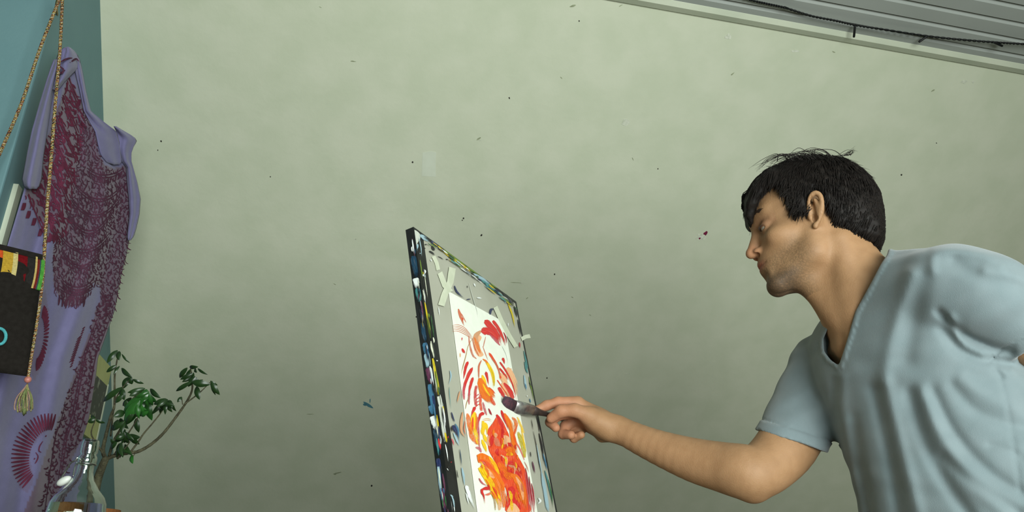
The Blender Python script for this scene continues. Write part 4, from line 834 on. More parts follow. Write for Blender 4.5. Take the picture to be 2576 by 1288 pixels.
# ------------------------------------------------------------------ the painter: signed-distance sculpting
import openvdb
def nrm2(q): return np.sqrt(np.einsum('ij,ij->i', q, q))
class Sdf:
    """smooth union / subtraction of simple solids, in camera-aligned metres (x right, y up, z depth)"""
    def __init__(s): s.ops = []
    def add(s, f, k=0.01): s.ops.append((1, f, k)); return s
    def sub(s, f, k=0.005): s.ops.append((-1, f, k)); return s
    def __call__(s, p):
        d = np.full(len(p), 9.0, np.float32)
        if len(p) == 0: return d
        lo_, hi_ = p.min(0), p.max(0)
        for sg, f, k in s.ops:
            bs = getattr(f, 'bs', None)
            if bs is not None:      # too far away to matter here
                g_ = np.linalg.norm(np.maximum(np.maximum(lo_ - bs[0], bs[0] - hi_), 0)) - bs[1]
                if g_ > 0.035 + k: 
                    if sg > 0: d = np.minimum(d, np.float32(g_))
                    continue
            e = f(p)
            if sg > 0:
                if k > 0:
                    h = np.clip(0.5 + 0.5 * (d - e) / k, 0, 1); d = d + (e - d) * h - k * h * (1 - h)
                else: d = np.minimum(d, e)
            else:
                e = -e
                if k > 0:
                    h = np.clip(0.5 - 0.5 * (d - e) / k, 0, 1); d = d + (e - d) * h + k * h * (1 - h)
                else: d = np.maximum(d, e)
        return d
def caps(a, b, r0, r1):
    a = np.asarray(a, np.float32); b = np.asarray(b, np.float32); ab = b - a; L2 = float(ab @ ab) + 1e-12
    def f(p):
        q = p - a; h = np.clip(q @ ab / L2, 0, 1)
        return nrm2(q - h[:, None] * ab) - (np.float32(r0) + np.float32(r1 - r0) * h)
    f.bs = ((a + b) / 2, L2 ** .5 / 2 + max(r0, r1)); return f
def ecap(a, b, fr, ra, rb):
    """capsule with elliptical section: fr rows = (wide axis, thin axis, along); ra/rb = (wide, thin) at each end"""
    a = np.asarray(a, np.float32); b = np.asarray(b, np.float32); ab = b - a; L2 = float(ab @ ab); fr = np.asarray(fr, np.float32)
    def f(p):
        q = p - a; h = np.clip(q @ ab / L2, 0, 1); q = q - h[:, None] * ab
        w_ = ra[0] + (rb[0] - ra[0]) * h; t_ = ra[1] + (rb[1] - ra[1]) * h
        x, y, z = q @ fr[0], q @ fr[1], q @ fr[2]; m_ = np.minimum(w_, t_)
        k0 = np.sqrt((x / w_) ** 2 + (y / t_) ** 2 + (z / m_) ** 2); k1 = np.sqrt((x / w_ ** 2) ** 2 + (y / t_ ** 2) ** 2 + (z / m_ ** 2) ** 2) + 1e-9
        return k0 * (k0 - 1) / k1
    f.bs = ((a + b) / 2, L2 ** .5 / 2 + max(ra + rb)); return f
def ell(c, r, fr=None):
    c = np.asarray(c, np.float32); r = np.asarray(r, np.float32); fr = None if fr is None else np.asarray(fr, np.float32)
    def f(p):
        q = p - c
        if fr is not None: q = q @ fr.T
        q = q / r; k0 = nrm2(q); k1 = nrm2(q / r) + np.float32(1e-9)
        return k0 * (k0 - 1) / k1
    f.bs = (c, float(r.max())); return f
def sdf_mesh(fn, lo, hi, vox, B=8):
    lo = np.asarray(lo, float); nb = np.ceil((np.asarray(hi) - lo) / (vox * B)).astype(int)
    I = np.stack(np.meshgrid(*[np.arange(k) for k in nb], indexing='ij'), -1).reshape(-1, 3)
    key = (I[:, 0] // 6) * 1000000 + (I[:, 1] // 6) * 1000 + I[:, 2] // 6
    od = np.argsort(key, kind='stable'); I = I[od]; key = key[od]
    cells = np.split(np.arange(len(I)), np.nonzero(np.diff(key))[0] + 1)
    R = B * vox * 0.87 + 0.0035; ins = np.zeros(len(I), bool)
    g = np.stack(np.meshgrid(*[np.arange(B)] * 3, indexing='ij'), -1).reshape(-1, 3)
    grid = openvdb.FloatGrid(1.0)
    for c in cells:
        d = fn((lo + (I[c] * B + B / 2) * vox).astype(np.float32))
        ins[c] = d <= -R; ch = I[c][np.abs(d) < R]
        if len(ch) == 0: continue
        P = (lo + (ch[:, None, :] * B + g[None]) * vox).reshape(-1, 3).astype(np.float32)
        D = fn(P).reshape(len(ch), B, B, B)
        for i, blk in zip(ch, D): grid.copyFromArray(np.ascontiguousarray(blk, np.float32), ijk=tuple(int(v) for v in i * B))
    for i in I[ins]: grid.fill(tuple(int(v) for v in i * B), tuple(int(v) for v in i * B + B - 1), -0.5)
    pts, quads = grid.convertToQuads(0.0)
    return lo + np.asarray(pts, float) * vox, np.asarray(quads)
def np_mesh(name, V, Q):
    me = bpy.data.meshes.new(name); n = len(Q)
    me.vertices.add(len(V)); me.vertices.foreach_set('co', np.ascontiguousarray(V, np.float32).ravel())
    me.loops.add(4 * n); me.loops.foreach_set('vertex_index', np.ascontiguousarray(Q, np.int32).ravel())
    me.polygons.add(n); me.polygons.foreach_set('loop_start', np.arange(n, dtype=np.int32) * 4)
    me.update(calc_edges=True); me.validate(); return me
def sdf_obj(name, fn, lo, hi, vox, m, parent, smooth_it=2):
    P, Q = sdf_mesh(fn, lo, hi, vox); Q = Q.astype(np.int64)
    E = np.concatenate([Q[:, [0, 1]], Q[:, [1, 2]], Q[:, [2, 3]], Q[:, [3, 0]]]); cnt = np.bincount(E[:, 0], minlength=len(P)) + np.bincount(E[:, 1], minlength=len(P)) + 1e-9
    for _ in range(smooth_it):
        S = np.stack([np.bincount(E[:, 0], P[E[:, 1], k], len(P)) + np.bincount(E[:, 1], P[E[:, 0], k], len(P)) for k in range(3)], 1) / cnt[:, None]
        P = P * .5 + S * .5
    a, b, c = P[Q[:, 0]], P[Q[:, 1]], P[Q[:, 2]]
    fc = (a + c) / 2; nn = np.cross(b - a, c - b); nn /= np.linalg.norm(nn, axis=1)[:, None] + 1e-12
    k = np.arange(0, len(Q), max(1, len(Q) // 2000))
    out = np.mean(fn((fc[k] + nn[k] * vox).astype(np.float32)) > fn((fc[k] - nn[k] * vox).astype(np.float32))) > .5
    if out: Q = Q[:, ::-1]          # camera axes are left-handed: winding flips on the way to the world
    me = np_mesh(name, c2w(P), Q); me.shade_smooth(); me.materials.append(m)
    o = bpy.data.objects.new(name, me); COL.objects.link(o)
    if parent is not None: adopt(o, parent)
    return o, P
nz = lambda v: np.asarray(v, float) / np.linalg.norm(v)
# ---- frames
TU = nz((-.35, .86, .37)); TS = nz((.28, .41, -.87)); TS = nz(TS - TU * (TS @ TU)); TN = -nz(np.cross(TS, TU))   # up the spine, to his left, chest normal
T1 = np.array([.61, -.194, 1.156])                                   # upper chest
WUP = np.array([0, math.cos(PITCH), math.sin(PITCH)])                # world up in camera axes
WF = np.array([0, -math.sin(PITCH), math.cos(PITCH)])                # world forward
pelvis = T1 - TU * .44
def wz(p): return (c2w(np.asarray(p)[None])[0])[2]
HM = np.array([[-.97414, -.15956, .15995], [-.21690, .46238, -.85974], [-.06323, .87221, .48503]])   # rows: forward, left, up
HF, HL, HV = HM; HS, HZL = .909, .925
H0 = px3(2038, 595, 1.27)                                           # midpoint between the ears
def hpv(q): q = np.array(q, float); q[..., 2] = np.where(q[..., 2] < 0, q[..., 2] * HZL, q[..., 2]); return H0 + (q * HS) @ HM
def hp(x, y, z): return hpv((x, y, z))
def hloc(p):
    q = ((p - H0.astype(np.float32)) / np.float32(HS)) @ HM.T.astype(np.float32); q[:, 2] = np.where(q[:, 2] < 0, q[:, 2] / np.float32(HZL), q[:, 2]); return q
HEAD = Sdf()
def head_f(p):
    q = hloc(p); q[:, 1] = np.abs(q[:, 1]); return HEAD(q) * np.float32(HS)
head_f.bs = (H0.astype(np.float32), .165)
BODY = Sdf().add(head_f, 0)
hd = lambda f, k=.01: HEAD.add(f, k); hs = lambda f, k=.005: HEAD.sub(f, k)
hd(ell((-.010, 0, .050), (.095, .074, .080)), 0)
hd(ell((.040, 0, .045), (.056, .060, .058)), .02)
hd(ell((.040, 0, -.020), (.052, .056, .066)), .02)
hd(caps((.010, .043, -.058), (.074, .014, -.094), .016, .015), .03)
hd(caps((.000, .050, -.010), (.012, .046, -.060), .018, .015), .03)
hd(ell((.078, 0, -.094), (.017, .019, .015)), .014)
hd(ell((.072, 0, -.050), (.028, .030, .030)), .02)
hd(ell((.056, .046, -.012), (.026, .018, .017)), .02)
hd(caps((.0865, 0, .045), (.070, .042, .044), .0100, .0085), .014)
hs(ell((.096, .034, .016), (.018, .020, .0115)), .010)
hd(ell((.0725, .0330, .0150), (.0145, .0158, .0146)), .003)
hd(caps((.078, .020, .0262), (.066, .046, .0240), .0045, .0035), .008)
hs(ell((.0868, .0325, .0118), (.0080, .0140, .0026), [[.93, .36, .08], [-.36, .93, 0], [-.08, 0, 1]]), .0008)
hd(caps((.088, 0, .028), (.1055, 0, -.013), .0068, .0092), .010)
hd(ell((.1075, 0, -.0185), (.0098, .0098, .0092)), .006)
hd(ell((.0945, .0130, -.0220), (.0105, .0066, .0082)), .006)
hs(ell((.0990, .0110, -.0275), (.0080, .0052, .0044)), .003)
hd(caps((.0945, 0, -.0445), (.082, .021, -.0520), .0058, .0042), .007)
hd(caps((.0918, 0, -.0595), (.082, .019, -.0550), .0062, .0042), .007)
hd(ell((.082, .000, -.071), (.0135, .022, .013)), .012)
yy_ = np.linspace(0, .0255, 8); cq = np.stack([np.full(8, .125), yy_, -.0520 - .0006 * (yy_ / .0255)], 1).astype(np.float32)
for _ in range(40): cq[:, 0] -= np.clip(HEAD(cq), -.004, .004)            # find the lip surface, then part the lips along it
for a, b, r_ in zip(cq, cq[1:], np.linspace(.0026, .0016, 7)): hs(caps(a, b, float(r_), float(r_)), .0012)
hs(ell((.1005, 0, -.0745), (.008, .022, .006)), .012)
# ear
hd(ell((-.002, .071, .004), (.010, .009, .024)), .008)
EA = catmull(np.array([(.008, .073, .002), (.007, .081, .016), (.003, .089, .028), (-.004, .0935, .0335), (-.0105, .095, .0300), (-.0130, .0935, .0200), (-.0105, .088, .004), (-.0035, .080, -.011), (.005, .0735, -.021)]), 22)
for a, b in zip(EA, EA[1:]): hd(caps(a, b, .0038, .0038), .002)
hd(ell((.0040, .0735, -.021), (.0032, .0032, .0055)), .004)
hd(ell((-.006, .083, .012), (.0055, .0070, .018)), .005)
hs(ell((.001, .092, .014), (.0050, .012, .0145)), .002); hs(ell((.0035, .083, -.006), (.0052, .014, .0095)), .002)
hd(caps((-.004, .087, .024), (-.003, .083, -.004), .0022, .0022), .003); hd(ell((.0085, .0735, -.002), (.0040, .0040, .0055)), .003)
# neck and trunk
NB = T1 + TU * .135 + TN * .005; NTp = hp(-.035, 0, -.045)
BODY.add(caps(NTp, NB, .054, .060), .022)
BODY.add(caps(hp(.030, 0, -.085), T1 + TU * .10 + TN * .060, .018, .020), .030)
for s in (1, -1): BODY.add(caps(hp(-.035, s * .050, -.045), T1 + TU * .090 + TN * .074 + TS * s * .016, .013, .010), .014)
SR = np.array([.541, -.194, 1.337]); SLf = np.array([.634, -.062, 1.035])
BODY.add(caps(NB, SR, .050, .040), .04).add(caps(NB, SLf, .050, .034), .04)
FRT = np.array([TS, TN, TU])
BODY.add(ecap(T1 + TU * .03, T1 - TU * .08, FRT, (.145, .088), (.133, .088)), .04)
# collarbones
BODY.add(caps(T1 + TU * .092 + TN * .074 - TS * .012, SR + TU * .012 + TN * .018, .0085, .008), .014).add(caps(T1 + TU * .092 + TN * .074 + TS * .012, SLf + TU * .015 + TN * .02, .0085, .008), .014)
# right arm (the painting arm)
ARM = [(SR, .044), (px3(2034, 1018, 1.300), .0445), (px3(1986, 1110, 1.258), .0470), (px3(1938, 1166, 1.226), .0425), (px3(1897, 1190, 1.209), .0400), (px3(1868, 1186, 1.214), .0415), (px3(1813, 1174, 1.240), .0385), (px3(1738, 1155, 1.272), .0345), (px3(1640, 1119, 1.312), .0272), (px3(1556, 1080, 1.348), .0218)]
ap_ = catmull(np.array([np.append(a, r) for a, r in ARM]), 40)        # smooth the limb before sweeping it
for a, b in zip(ap_, ap_[1:]): BODY.add(caps(a[:3], b[:3], float(a[3]), float(b[3])), .0025)
BODY.add(ell(px3(1896, 1234, 1.204), (.016, .016, .016)), .016)
# hand
HZ = 1.362
def hq(x, y, dz): return px3(x, y, HZ + dz)
def chain(pts, k=.004):
    for (a, r0), (b, r1) in zip(pts, pts[1:]): BODY.add(caps(hq(*a), hq(*b), r0, r1), k)
BODY.add(caps(hq(1552, 1080, -.010), hq(1500, 1058, -.004), .0215, .0225), .012)
BODY.add(caps(hq(1510, 1055, .012), hq(1456, 1022, .018), .0190, .0150), .012)
BODY.add(caps(hq(1515, 1078, .004), hq(1468, 1060, .026), .0180, .0150), .012)
BODY.add(caps(hq(1532, 1078, -.012), hq(1482, 1048, -.020), .0190, .0165), .012)          # ball of the thumb
chain([((1452,1014,.016), .0125), ((1404,1012,.008), .0092), ((1375,1020,.003), .0084), ((1352,1030,-.003), .0070)], .005)      # index
chain([((1486,1046,-.020), .0150), ((1446,1032,-.024), .0112), ((1412,1034,-.022), .0104), ((1387,1052,-.016), .0088)], .005)  # thumb
chain([((1455,1034,.022), .0125), ((1404,1044,.018), .0098), ((1384,1062,.008), .0088), ((1398,1076,-.004), .0076)], .003)     # middle
chain([((1462,1052,.030), .0120), ((1422,1072,.026), .0096), ((1416,1092,.012), .0086), ((1436,1094,-.004), .0078)], .003)     # ring
chain([((1478,1066,.030), .0110), ((1448,1090,.024), .0086), ((1444,1102,.010), .0080), ((1462,1094,-.002), .0070)], .003)     # little finger
BODY.add(caps(hq(1515, 1098, .010), hq(1545, 1092, .004), .0105, .0125), .010)            # heel of the hand
# left arm, mostly out of the picture
LA = [(SLf, .036), (px3(2478, 745, 1.030), .037), (px3(2592, 840, 1.024), .039), (px3(2720, 950, 1.035), .038), ((px3(2720, 950, 1.035) + pelvis + TU * .14 + TS * .235) / 2 + TS * .012, .033), (pelvis + TU * .14 + TS * .235, .025)]
for (a, r0), (b, r1) in zip(LA, LA[1:]): BODY.add(caps(a, b, r0, r1), .016)
lw = LA[-1][0]; ld = nz(LA[-1][0] - LA[-2][0]); lsd = nz(np.cross(ld, (0, 0, 1)))
BODY.add(ecap(lw, lw + ld * .09, [lsd, nz(np.cross(ld, lsd)), ld], (.024, .014), (.036, .013)), .01)
for k, (o_, L_) in enumerate([(-.030, .062), (-.010, .074), (.010, .070), (.028, .055)]):
    a = lw + ld * .095 + lsd * o_; BODY.add(caps(a, a + ld * L_ * .55 + lsd * o_ * .1, .009, .008), .003); BODY.add(caps(a + ld * L_ * .55 + lsd * o_ * .1, a + ld * L_ + np.array([0, 0, .018]), .008, .007), .003)
BODY.add(caps(lw + ld * .03 - lsd * .025, lw + ld * .075 - lsd * .055, .011, .008), .006)
# legs and feet
hipL, hipR = pelvis + TS * .085, pelvis - TS * .085
def floor_pt(p, lean, h): # drop straight down to height h above the floor
    p = np.asarray(p) + lean; return p - WUP * (wz(p) - h)
legs = []; SHOES = []
for hip, dx in ((hipL, .05), (hipR, .02)):
    an = floor_pt(hip, np.array([dx, 0, 0]), .09); kn = hip * .5 + an * .5 + TN * .03
    legs.append((hip, kn, an))
    toe = an - WUP * .05 + nz(TN - WUP * (TN @ WUP)) * .15; heel = an - WUP * .058 - nz(TN - WUP * (TN @ WUP)) * .04
    SHOES.append((heel, toe, an))
m_skin = mat('skin', (1, 1, 1, 1), 0.62, (0.9, 0.88, 0.86, 1), 55, 0.12, 420, 0.35, attr='tint')
b_ = m_skin.node_tree.nodes['Principled BSDF']; b_.inputs['Subsurface Weight'].default_value = 0.08; b_.inputs['Subsurface Radius'].default_value = (.008, .004, .002)
footc = c2w(((legs[0][2] + legs[1][2]) / 2)[None])[0]; footc[2] = 0
man = thing('person', 'person in a grey-blue V-neck t-shirt leaning over to paint with a brush', 'person', footc)
allp = np.array([T1, H0] + [a for a, _ in ARM] + [a for a, _ in LA] + [lw + ld * .2])
lo = allp.min(0) - .22; hi = allp.max(0) + .22; lo[0] = hq(1340, 1000, 0)[0] - .02
import time as _t; t0_ = _t.time()
body, Pb = sdf_obj('body', BODY, lo, hi, .0016, m_skin, man, 1)
print('BODY', len(Pb), _t.time() - t0_)
q = hloc(Pb.astype(np.float32)); x, y, z = q[:, 0], np.abs(q[:, 1]), q[:, 2]
SK = np.array(srgb(153, 118, 84)[:3]); tc_ = np.tile(SK, (len(q), 1))
def blend(mask, col): 
    global tc_
    tc_ = tc_ * (1 - mask[:, None]) + np.array(srgb(*col)[:3]) * mask[:, None]
sm = lambda a, b, v: np.clip((v - a) / (b - a), 0, 1) ** 2 * (3 - 2 * np.clip((v - a) / (b - a), 0, 1))
inhead = (np.linalg.norm(q, axis=1) < .17)
rs = np.random.RandomState(2)
beard = inhead * sm(-.030, -.062, z - .35 * (.085 - x).clip(0, .1) + .0) * sm(.000, .04, x) * (z > -.13)
blend(beard * .70 * (0.35 + .95 * rs.rand(len(q))).clip(0, 1), (92, 74, 52))
chin = inhead * sm(-.072, -.092, z) * sm(.030, .06, x); blend(chin * .70 * (0.6 + .6 * rs.rand(len(q))).clip(0, 1), (58, 50, 42))
lips = inhead * np.exp(-((z + .0525) / .0085) ** 4) * np.exp(-(y / .021) ** 4) * (x > .083); blend(lips * .75, (150, 82, 68))
blend(inhead * np.exp(-((x - .105) ** 2 + (z + .015) ** 2) / .018 ** 2) * .35, (184, 120, 92))
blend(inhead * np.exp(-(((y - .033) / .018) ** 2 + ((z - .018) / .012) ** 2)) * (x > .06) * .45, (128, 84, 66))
hand_m = np.exp(-(np.linalg.norm(Pb - hq(1400, 1055, 0), axis=1) / .055) ** 4); blend(hand_m * .5, (190, 124, 98))
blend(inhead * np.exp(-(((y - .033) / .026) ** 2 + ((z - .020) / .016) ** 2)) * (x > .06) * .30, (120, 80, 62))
setcol(body, tc_)
# ---- eyes
m_eye = mat('eye_white', srgb(160, 152, 138), 0.2, spec=0.5); m_iris = mat('dark_iris', srgb(48, 44, 34), 0.15, spec=0.6)
for s in (1, -1):
    c = hp(.0722, s * .0330, .0150); e_ = mesh('eyeball', *ellipsoid(c2w(c[None])[0], np.eye(3), .0124, 24, 16), m_eye, man, smooth=True)
    dr = nz(HF * .74 - HV * .24 + HL * s * .62); cw = c2w((c + dr * .0098)[None])[0]
    ax = c2w(np.array([dr]))[0] - CAM; ax = nz(ax); a2 = nz(np.cross(ax, ZZ)); a3 = np.cross(ax, a2)
    mesh('iris', *ellipsoid(cw, [ax, a2, a3], (.0034, .0054, .0054), 14, 10), m_iris, e_, smooth=True)
# ---- t-shirt
def poly_sd(poly):
    P = np.array(poly, np.float32); n = len(P)
    def f(x, y):
        d = np.full(len(x), 1e9, np.float32); s = np.ones(len(x), np.float32)
        for i in range(n):
            a, b = P[i], P[(i + 1) % n]; e = b - a; wx, wy = x - a[0], y - a[1]
            h = np.clip((wx * e[0] + wy * e[1]) / (e @ e + 1e-9), 0, 1); d = np.minimum(d, (wx - e[0] * h) ** 2 + (wy - e[1] * h) ** 2)
            c1 = y >= a[1]; c2 = y < b[1]; c3 = e[0] * wy > e[1] * wx
            fl_ = (c1 & c2 & c3) | (~c1 & ~c2 & ~c3); s = np.where(fl_, -s, s)
        return s * np.sqrt(d)
    return f
def to_px(p): return 1288 + FPX * p[:, 0] / p[:, 2], 644 - FPX * p[:, 1] / p[:, 2]
SH = Sdf(); T2 = T1 - TU * .2 + np.array([-.022, 0, 0])
SH.add(ecap(T1 + TU * .035, T2, FRT, (.163, .110), (.160, .122)), 0)
SH.add(ecap(T2, pelvis + TU * .02, FRT, (.160, .122), (.175, .128)), .05)
SHB = px3(2390, 721, 1.060); SHC = px3(2480, 740, 1.030)
SH.add(caps(NB - TU * .014, SR - TU * .004, .055, .050), .045).add(caps(NB - TU * .014, SHB, .055, .050), .040)
SH.add(caps(px3(2240, 702, 1.165), SHB, .044, .046), .030)
cufR = px3(1991, 1108, 1.262); cufL = px3(2594, 838, 1.022)
axR, axL = nz((-.318, -.948, -.14)), nz(nz(cufL - SHC) + np.array([.0, .0, -.1]))
def cut(f, c, n):
    c = c.astype(np.float32); n = n.astype(np.float32)
    g_ = lambda p: np.maximum(f(p), (p - c) @ n)
    g_.bs = f.bs; return g_
SH.add(cut(caps(SR, cufR + nz(cufR - SR) * .06, .056, .0560), cufR, axR), .022)
SH.add(caps(SHB, SHC, .047, .053), .025)
SH.add(cut(caps(SHC, cufL + nz(cufL - SHC) * .06, .053, .0500), cufL, axL), .018)
neckpoly = [(2100,795),(2084,825),(2071,852),(2073,884),(2090,906),(2110,920),(2120,890),(2131,855),(2152,783),(2191,712),(2216,664),(2232,640),(2240,600),(2180,560),(2060,600)]
npoly = poly_sd(neckpoly)
folds = [([(2290,690),(2255,800),(2232,900),(2222,960)], 16, .0045), ([(2330,690),(2300,800),(2280,900)], 20, -.0045), ([(2200,980),(2222,1080),(2246,1190),(2262,1300)], 15, -.0075), ([(2228,960),(2250,1060),(2280,1180),(2310,1300)], 17, .0065),
    ([(2290,990),(2322,1100),(2372,1200),(2440,1300)], 16, -.0085), ([(2322,985),(2362,1090),(2430,1190),(2530,1290)], 20, .0075), ([(2345,985),(2400,1090),(2480,1180),(2580,1250)], 15, -.0065), ([(2395,970),(2450,1030),(2520,1062),(2590,1080)], 14, -.0050), ([(2420,950),(2480,1000),(2560,1030)], 16, .004), ([(2370,1150),(2450,1215),(2560,1290)], 14, -.006),
    ([(2362,785),(2420,838),(2480,868),(2545,884)], 9, -.007), ([(2372,830),(2412,880),(2470,905),(2540,915)], 13, -.007), ([(2392,800),(2420,860),(2470,890)], 10, .005), ([(2345,680),(2352,640),(2400,632),(2460,640),(2520,668)], 12, .0045), ([(2400,660),(2470,700),(2560,720)], 16, -.0035), ([(2480,680),(2540,690),(2590,710)], 14, .004),
    ([(2100,960),(2096,1060),(2112,1160),(2142,1300)], 10, -.0050), ([(2118,950),(2122,1060),(2140,1170),(2168,1300)], 13, .0035), ([(2150,1050),(2166,1160),(2190,1300)], 12, -.004), ([(2052,880),(2040,950),(2042,1010),(2044,1070)], 7, -.0060), ([(2000,960),(2016,1010),(2034,1058)], 10, -.0040), ([(2020,930),(2000,1000),(1990,1060)], 14, .0025), ([(2080,1120),(2100,1190),(2130,1280)], 9, .003),
    ([(2500,900),(2530,1000),(2548,1100),(2568,1240)], 5, -.0022), ([(2500,930),(2520,950)], 6, -.003), ([(2490,1120),(2530,1130),(2570,1150)], 8, -.003)]
def dist_poly(x, y, P):
    d = np.full(len(x), 1e9, np.float32)
    for a, b in zip(P, P[1:]):
        a = np.array(a, np.float32); e = np.array(b, np.float32) - a; wx, wy = x - a[0], y - a[1]
        h = np.clip((wx * e[0] + wy * e[1]) / (e @ e), 0, 1); d = np.minimum(d, (wx - e[0] * h) ** 2 + (wy - e[1] * h) ** 2)
    return np.sqrt(d)
folds = [([tuple(v) for v in catmull(np.array(f, float), 12)], w_ * 1.15, a * .85) for f, w_, a in folds]
nbz = float(NB[2])
def shirt(p):
    d = SH(p); x, y = to_px(p)
    near = np.abs(d) < .03; o = np.zeros(len(p), np.float32)
    if near.any():
        xn, yn = x[near], y[near]; acc = np.zeros(near.sum(), np.float32)
        for f, w_, a in folds: acc += a * np.exp(-(dist_poly(xn, yn, f) / w_) ** 2)
        pn = p[near]
        front = sm(.02, -.06, (pn - T1.astype(np.float32)) @ np.array([0, 0, 1], np.float32) - .06)   # drapery on the side towards the room
        acc *= np.clip(front, .15, 1)
        acc += .0016 * np.sin(pn[:, 0] * 70 + 3 * np.sin(pn[:, 1] * 40)) * np.sin(pn[:, 1] * 55 + pn[:, 2] * 60)
        bb = (xn > 2040) & (xn < 2270) & (yn < 960) & (pn[:, 2] < nbz + .06); nd = np.full(len(xn), 99, np.float32); nd[bb] = npoly(xn[bb], yn[bb]); acc += .0020 * ((nd > 0) & (nd < 11))               # neck rib
        for c, ax in ((cufR, axR), (cufL, axL)):
            t = (pn - c.astype(np.float32)) @ ax.astype(np.float32); rr = np.linalg.norm(pn - c.astype(np.float32), axis=1) < .075
            acc += .0013 * ((t > -.016) & (t < .01) & rr) - .0016 * ((t > -.0195) & (t < -.016) & rr)
        o[near] = acc
    d = d - o
    # cut the cuffs, the neck opening and the hem
    box_ = (x > 2040) & (x < 2270) & (y > 530) & (y < 950) & (d < .03)
    if box_.any():
        pb = p[box_]; nd = npoly(x[box_], y[box_]) * pb[:, 2] / FPX
        d[box_] = np.maximum(d[box_], -np.maximum(nd, pb[:, 2] - (nbz + .02)))
    d = np.maximum(d, -neck_hole(p))
    return d
neck_hole = caps(NTp, NB + TU * .01, .064, .066)
m_shirt = mat('grey_blue_jersey', srgb(114, 127, 130), 0.8, srgb(108, 122, 125), 30, 0.15, 900, 0.15, sheen=0.3)
slo = np.minimum.reduce([T1, pelvis, SR, SLf, cufR, cufL]) - .2; shi = np.maximum.reduce([T1, pelvis, SR, SLf, cufR, cufL]) + .2
t0_ = _t.time(); so_, Ps = sdf_obj('t_shirt', shirt, slo, shi, .0026, m_shirt, man, 2); print('SHIRT', len(Ps), _t.time() - t0_)
# ---- trousers
TR = Sdf(); TR.add(ecap(pelvis + TU * .05, pelvis - TU * .04, FRT, (.160, .108), (.165, .115)), 0)
for hip, kn, an in legs: TR.add(caps(hip, kn, .096, .072), .04).add(caps(kn, an + WUP * .0, .072, .060), .02)
def trou(p):
    d = TR(p); 
    h = (p - legs[0][2].astype(np.float32)) @ WUP.astype(np.float32); return np.maximum(d, .0 - h)
tlo = np.minimum.reduce([pelvis] + [l for L_ in legs for l in L_]) - .2; thi = np.maximum.reduce([pelvis] + [l for L_ in legs for l in L_]) + .2
sdf_obj('trousers', trou, tlo, thi, .005, mat('dark_denim', srgb(52, 60, 78), 0.85, srgb(44, 51, 68), 60, 0.3, 600), man, 2)
SHO = Sdf()
for heel, toe, an in SHOES: SHO.add(caps(heel, toe, .038, .034), 0).add(caps(an, heel, .042, .038), .02)
slo_ = np.minimum.reduce([v for t in SHOES for v in t]) - .08; shi_ = np.maximum.reduce([v for t in SHOES for v in t]) + .08
def shoes(p):
    h = (p - SHOES[0][0].astype(np.float32)) @ WUP.astype(np.float32); return np.maximum(SHO(p), -h - .03)
sdf_obj('shoes', shoes, slo_, shi_, .005, mat('grey_canvas', srgb(70, 70, 72), 0.85, srgb(60, 60, 62), 60), man, 2)
# ---- hair
m_hair = mat('dark_brown_hair', srgb(27, 22, 19), 0.6, srgb(18, 15, 13), 200, spec=0.15)
hairpoly = [(1890,580),(1897,545),(1903,520),(1915,490),(1932,474),(1953,464),(1966,484),(1980,506),(1987,534),(2000,548),(2012,545),(2025,540),(2036,534),(2040,490),(2052,474),(2066,482),(2073,510),(2088,536),(2095,562),(2124,582),(2148,608),(2190,612),(2215,639),(2229,600),(2230,560),(2227,522),(2214,474),(2192,438),(2158,404),(2120,382),(2080,370),(2040,368),(1984,388),(1936,410),(1900,446),(1876,487),(1872,541),(1880,566)]
hpoly = poly_sd(hairpoly)
HC, HR = np.array([-.018, 0, .052], np.float32), np.array([.122, .089, .106], np.float32)
capf = Sdf().add(ell(HC, HR), 0).add(ell((.045, 0, .082), (.064, .070, .056)), .02).add(ell((-.085, 0, -.012), (.042, .064, .056)), .03)
def hair_local(q):
    return capf(q)
FRG = Sdf()
for off_, zz in ((0, .004), (7, .012), (4, -.010)):
    fp = [px3(1935 + off_, 442, 1.285 + zz), px3(1900 + off_, 478, 1.285 + zz), px3(1884 + off_, 512, 1.287 + zz), px3(1881 + off_ * .6, 540, 1.29 + zz), px3(1889 + off_ * .2, 566 - off_, 1.292 + zz)]
    for (a, b), (r0, r1) in zip(zip(fp, fp[1:]), ((.010, .008), (.008, .0062), (.0062, .0045), (.0045, .0012))): FRG.add(caps(a, b, r0, r1), .006)
def hair(p):
    q = hloc(p); q2 = q.copy(); q2[:, 1] = np.abs(q2[:, 1])
    d = hair_local(q2) * np.float32(HS)
    d = d - .0014 * np.sin(q[:, 0] * 150 + 5 * np.sin(q[:, 2] * 60)) * np.sin(q[:, 1] * 130 + q[:, 2] * 90)
    nr = np.abs(d) < .03
    if nr.any():
        mp = hpv(q2[nr]).astype(np.float32); x, y = to_px(mp); m = hpoly(x, y) * mp[:, 2] / FPX; dn = d[nr]
        k = np.clip(0.5 - 0.5 * (dn - m) / .012, 0, 1); d[nr] = dn + (m - dn) * k + .012 * k * (1 - k)
    ins = d < -.03
    if ins.any():
        mp = hpv(q2[ins]).astype(np.float32); x, y = to_px(mp); d[ins] = np.maximum(d[ins], hpoly(x, y) * mp[:, 2] / FPX)
    e = FRG(p); h = np.clip(0.5 + 0.5 * (d - e) / .008, 0, 1); return d + (e - d) * h - .008 * h * (1 - h)
ho, Ph = sdf_obj('hair', hair, H0 - .2, H0 + .2, .0022, m_hair, man, 1)
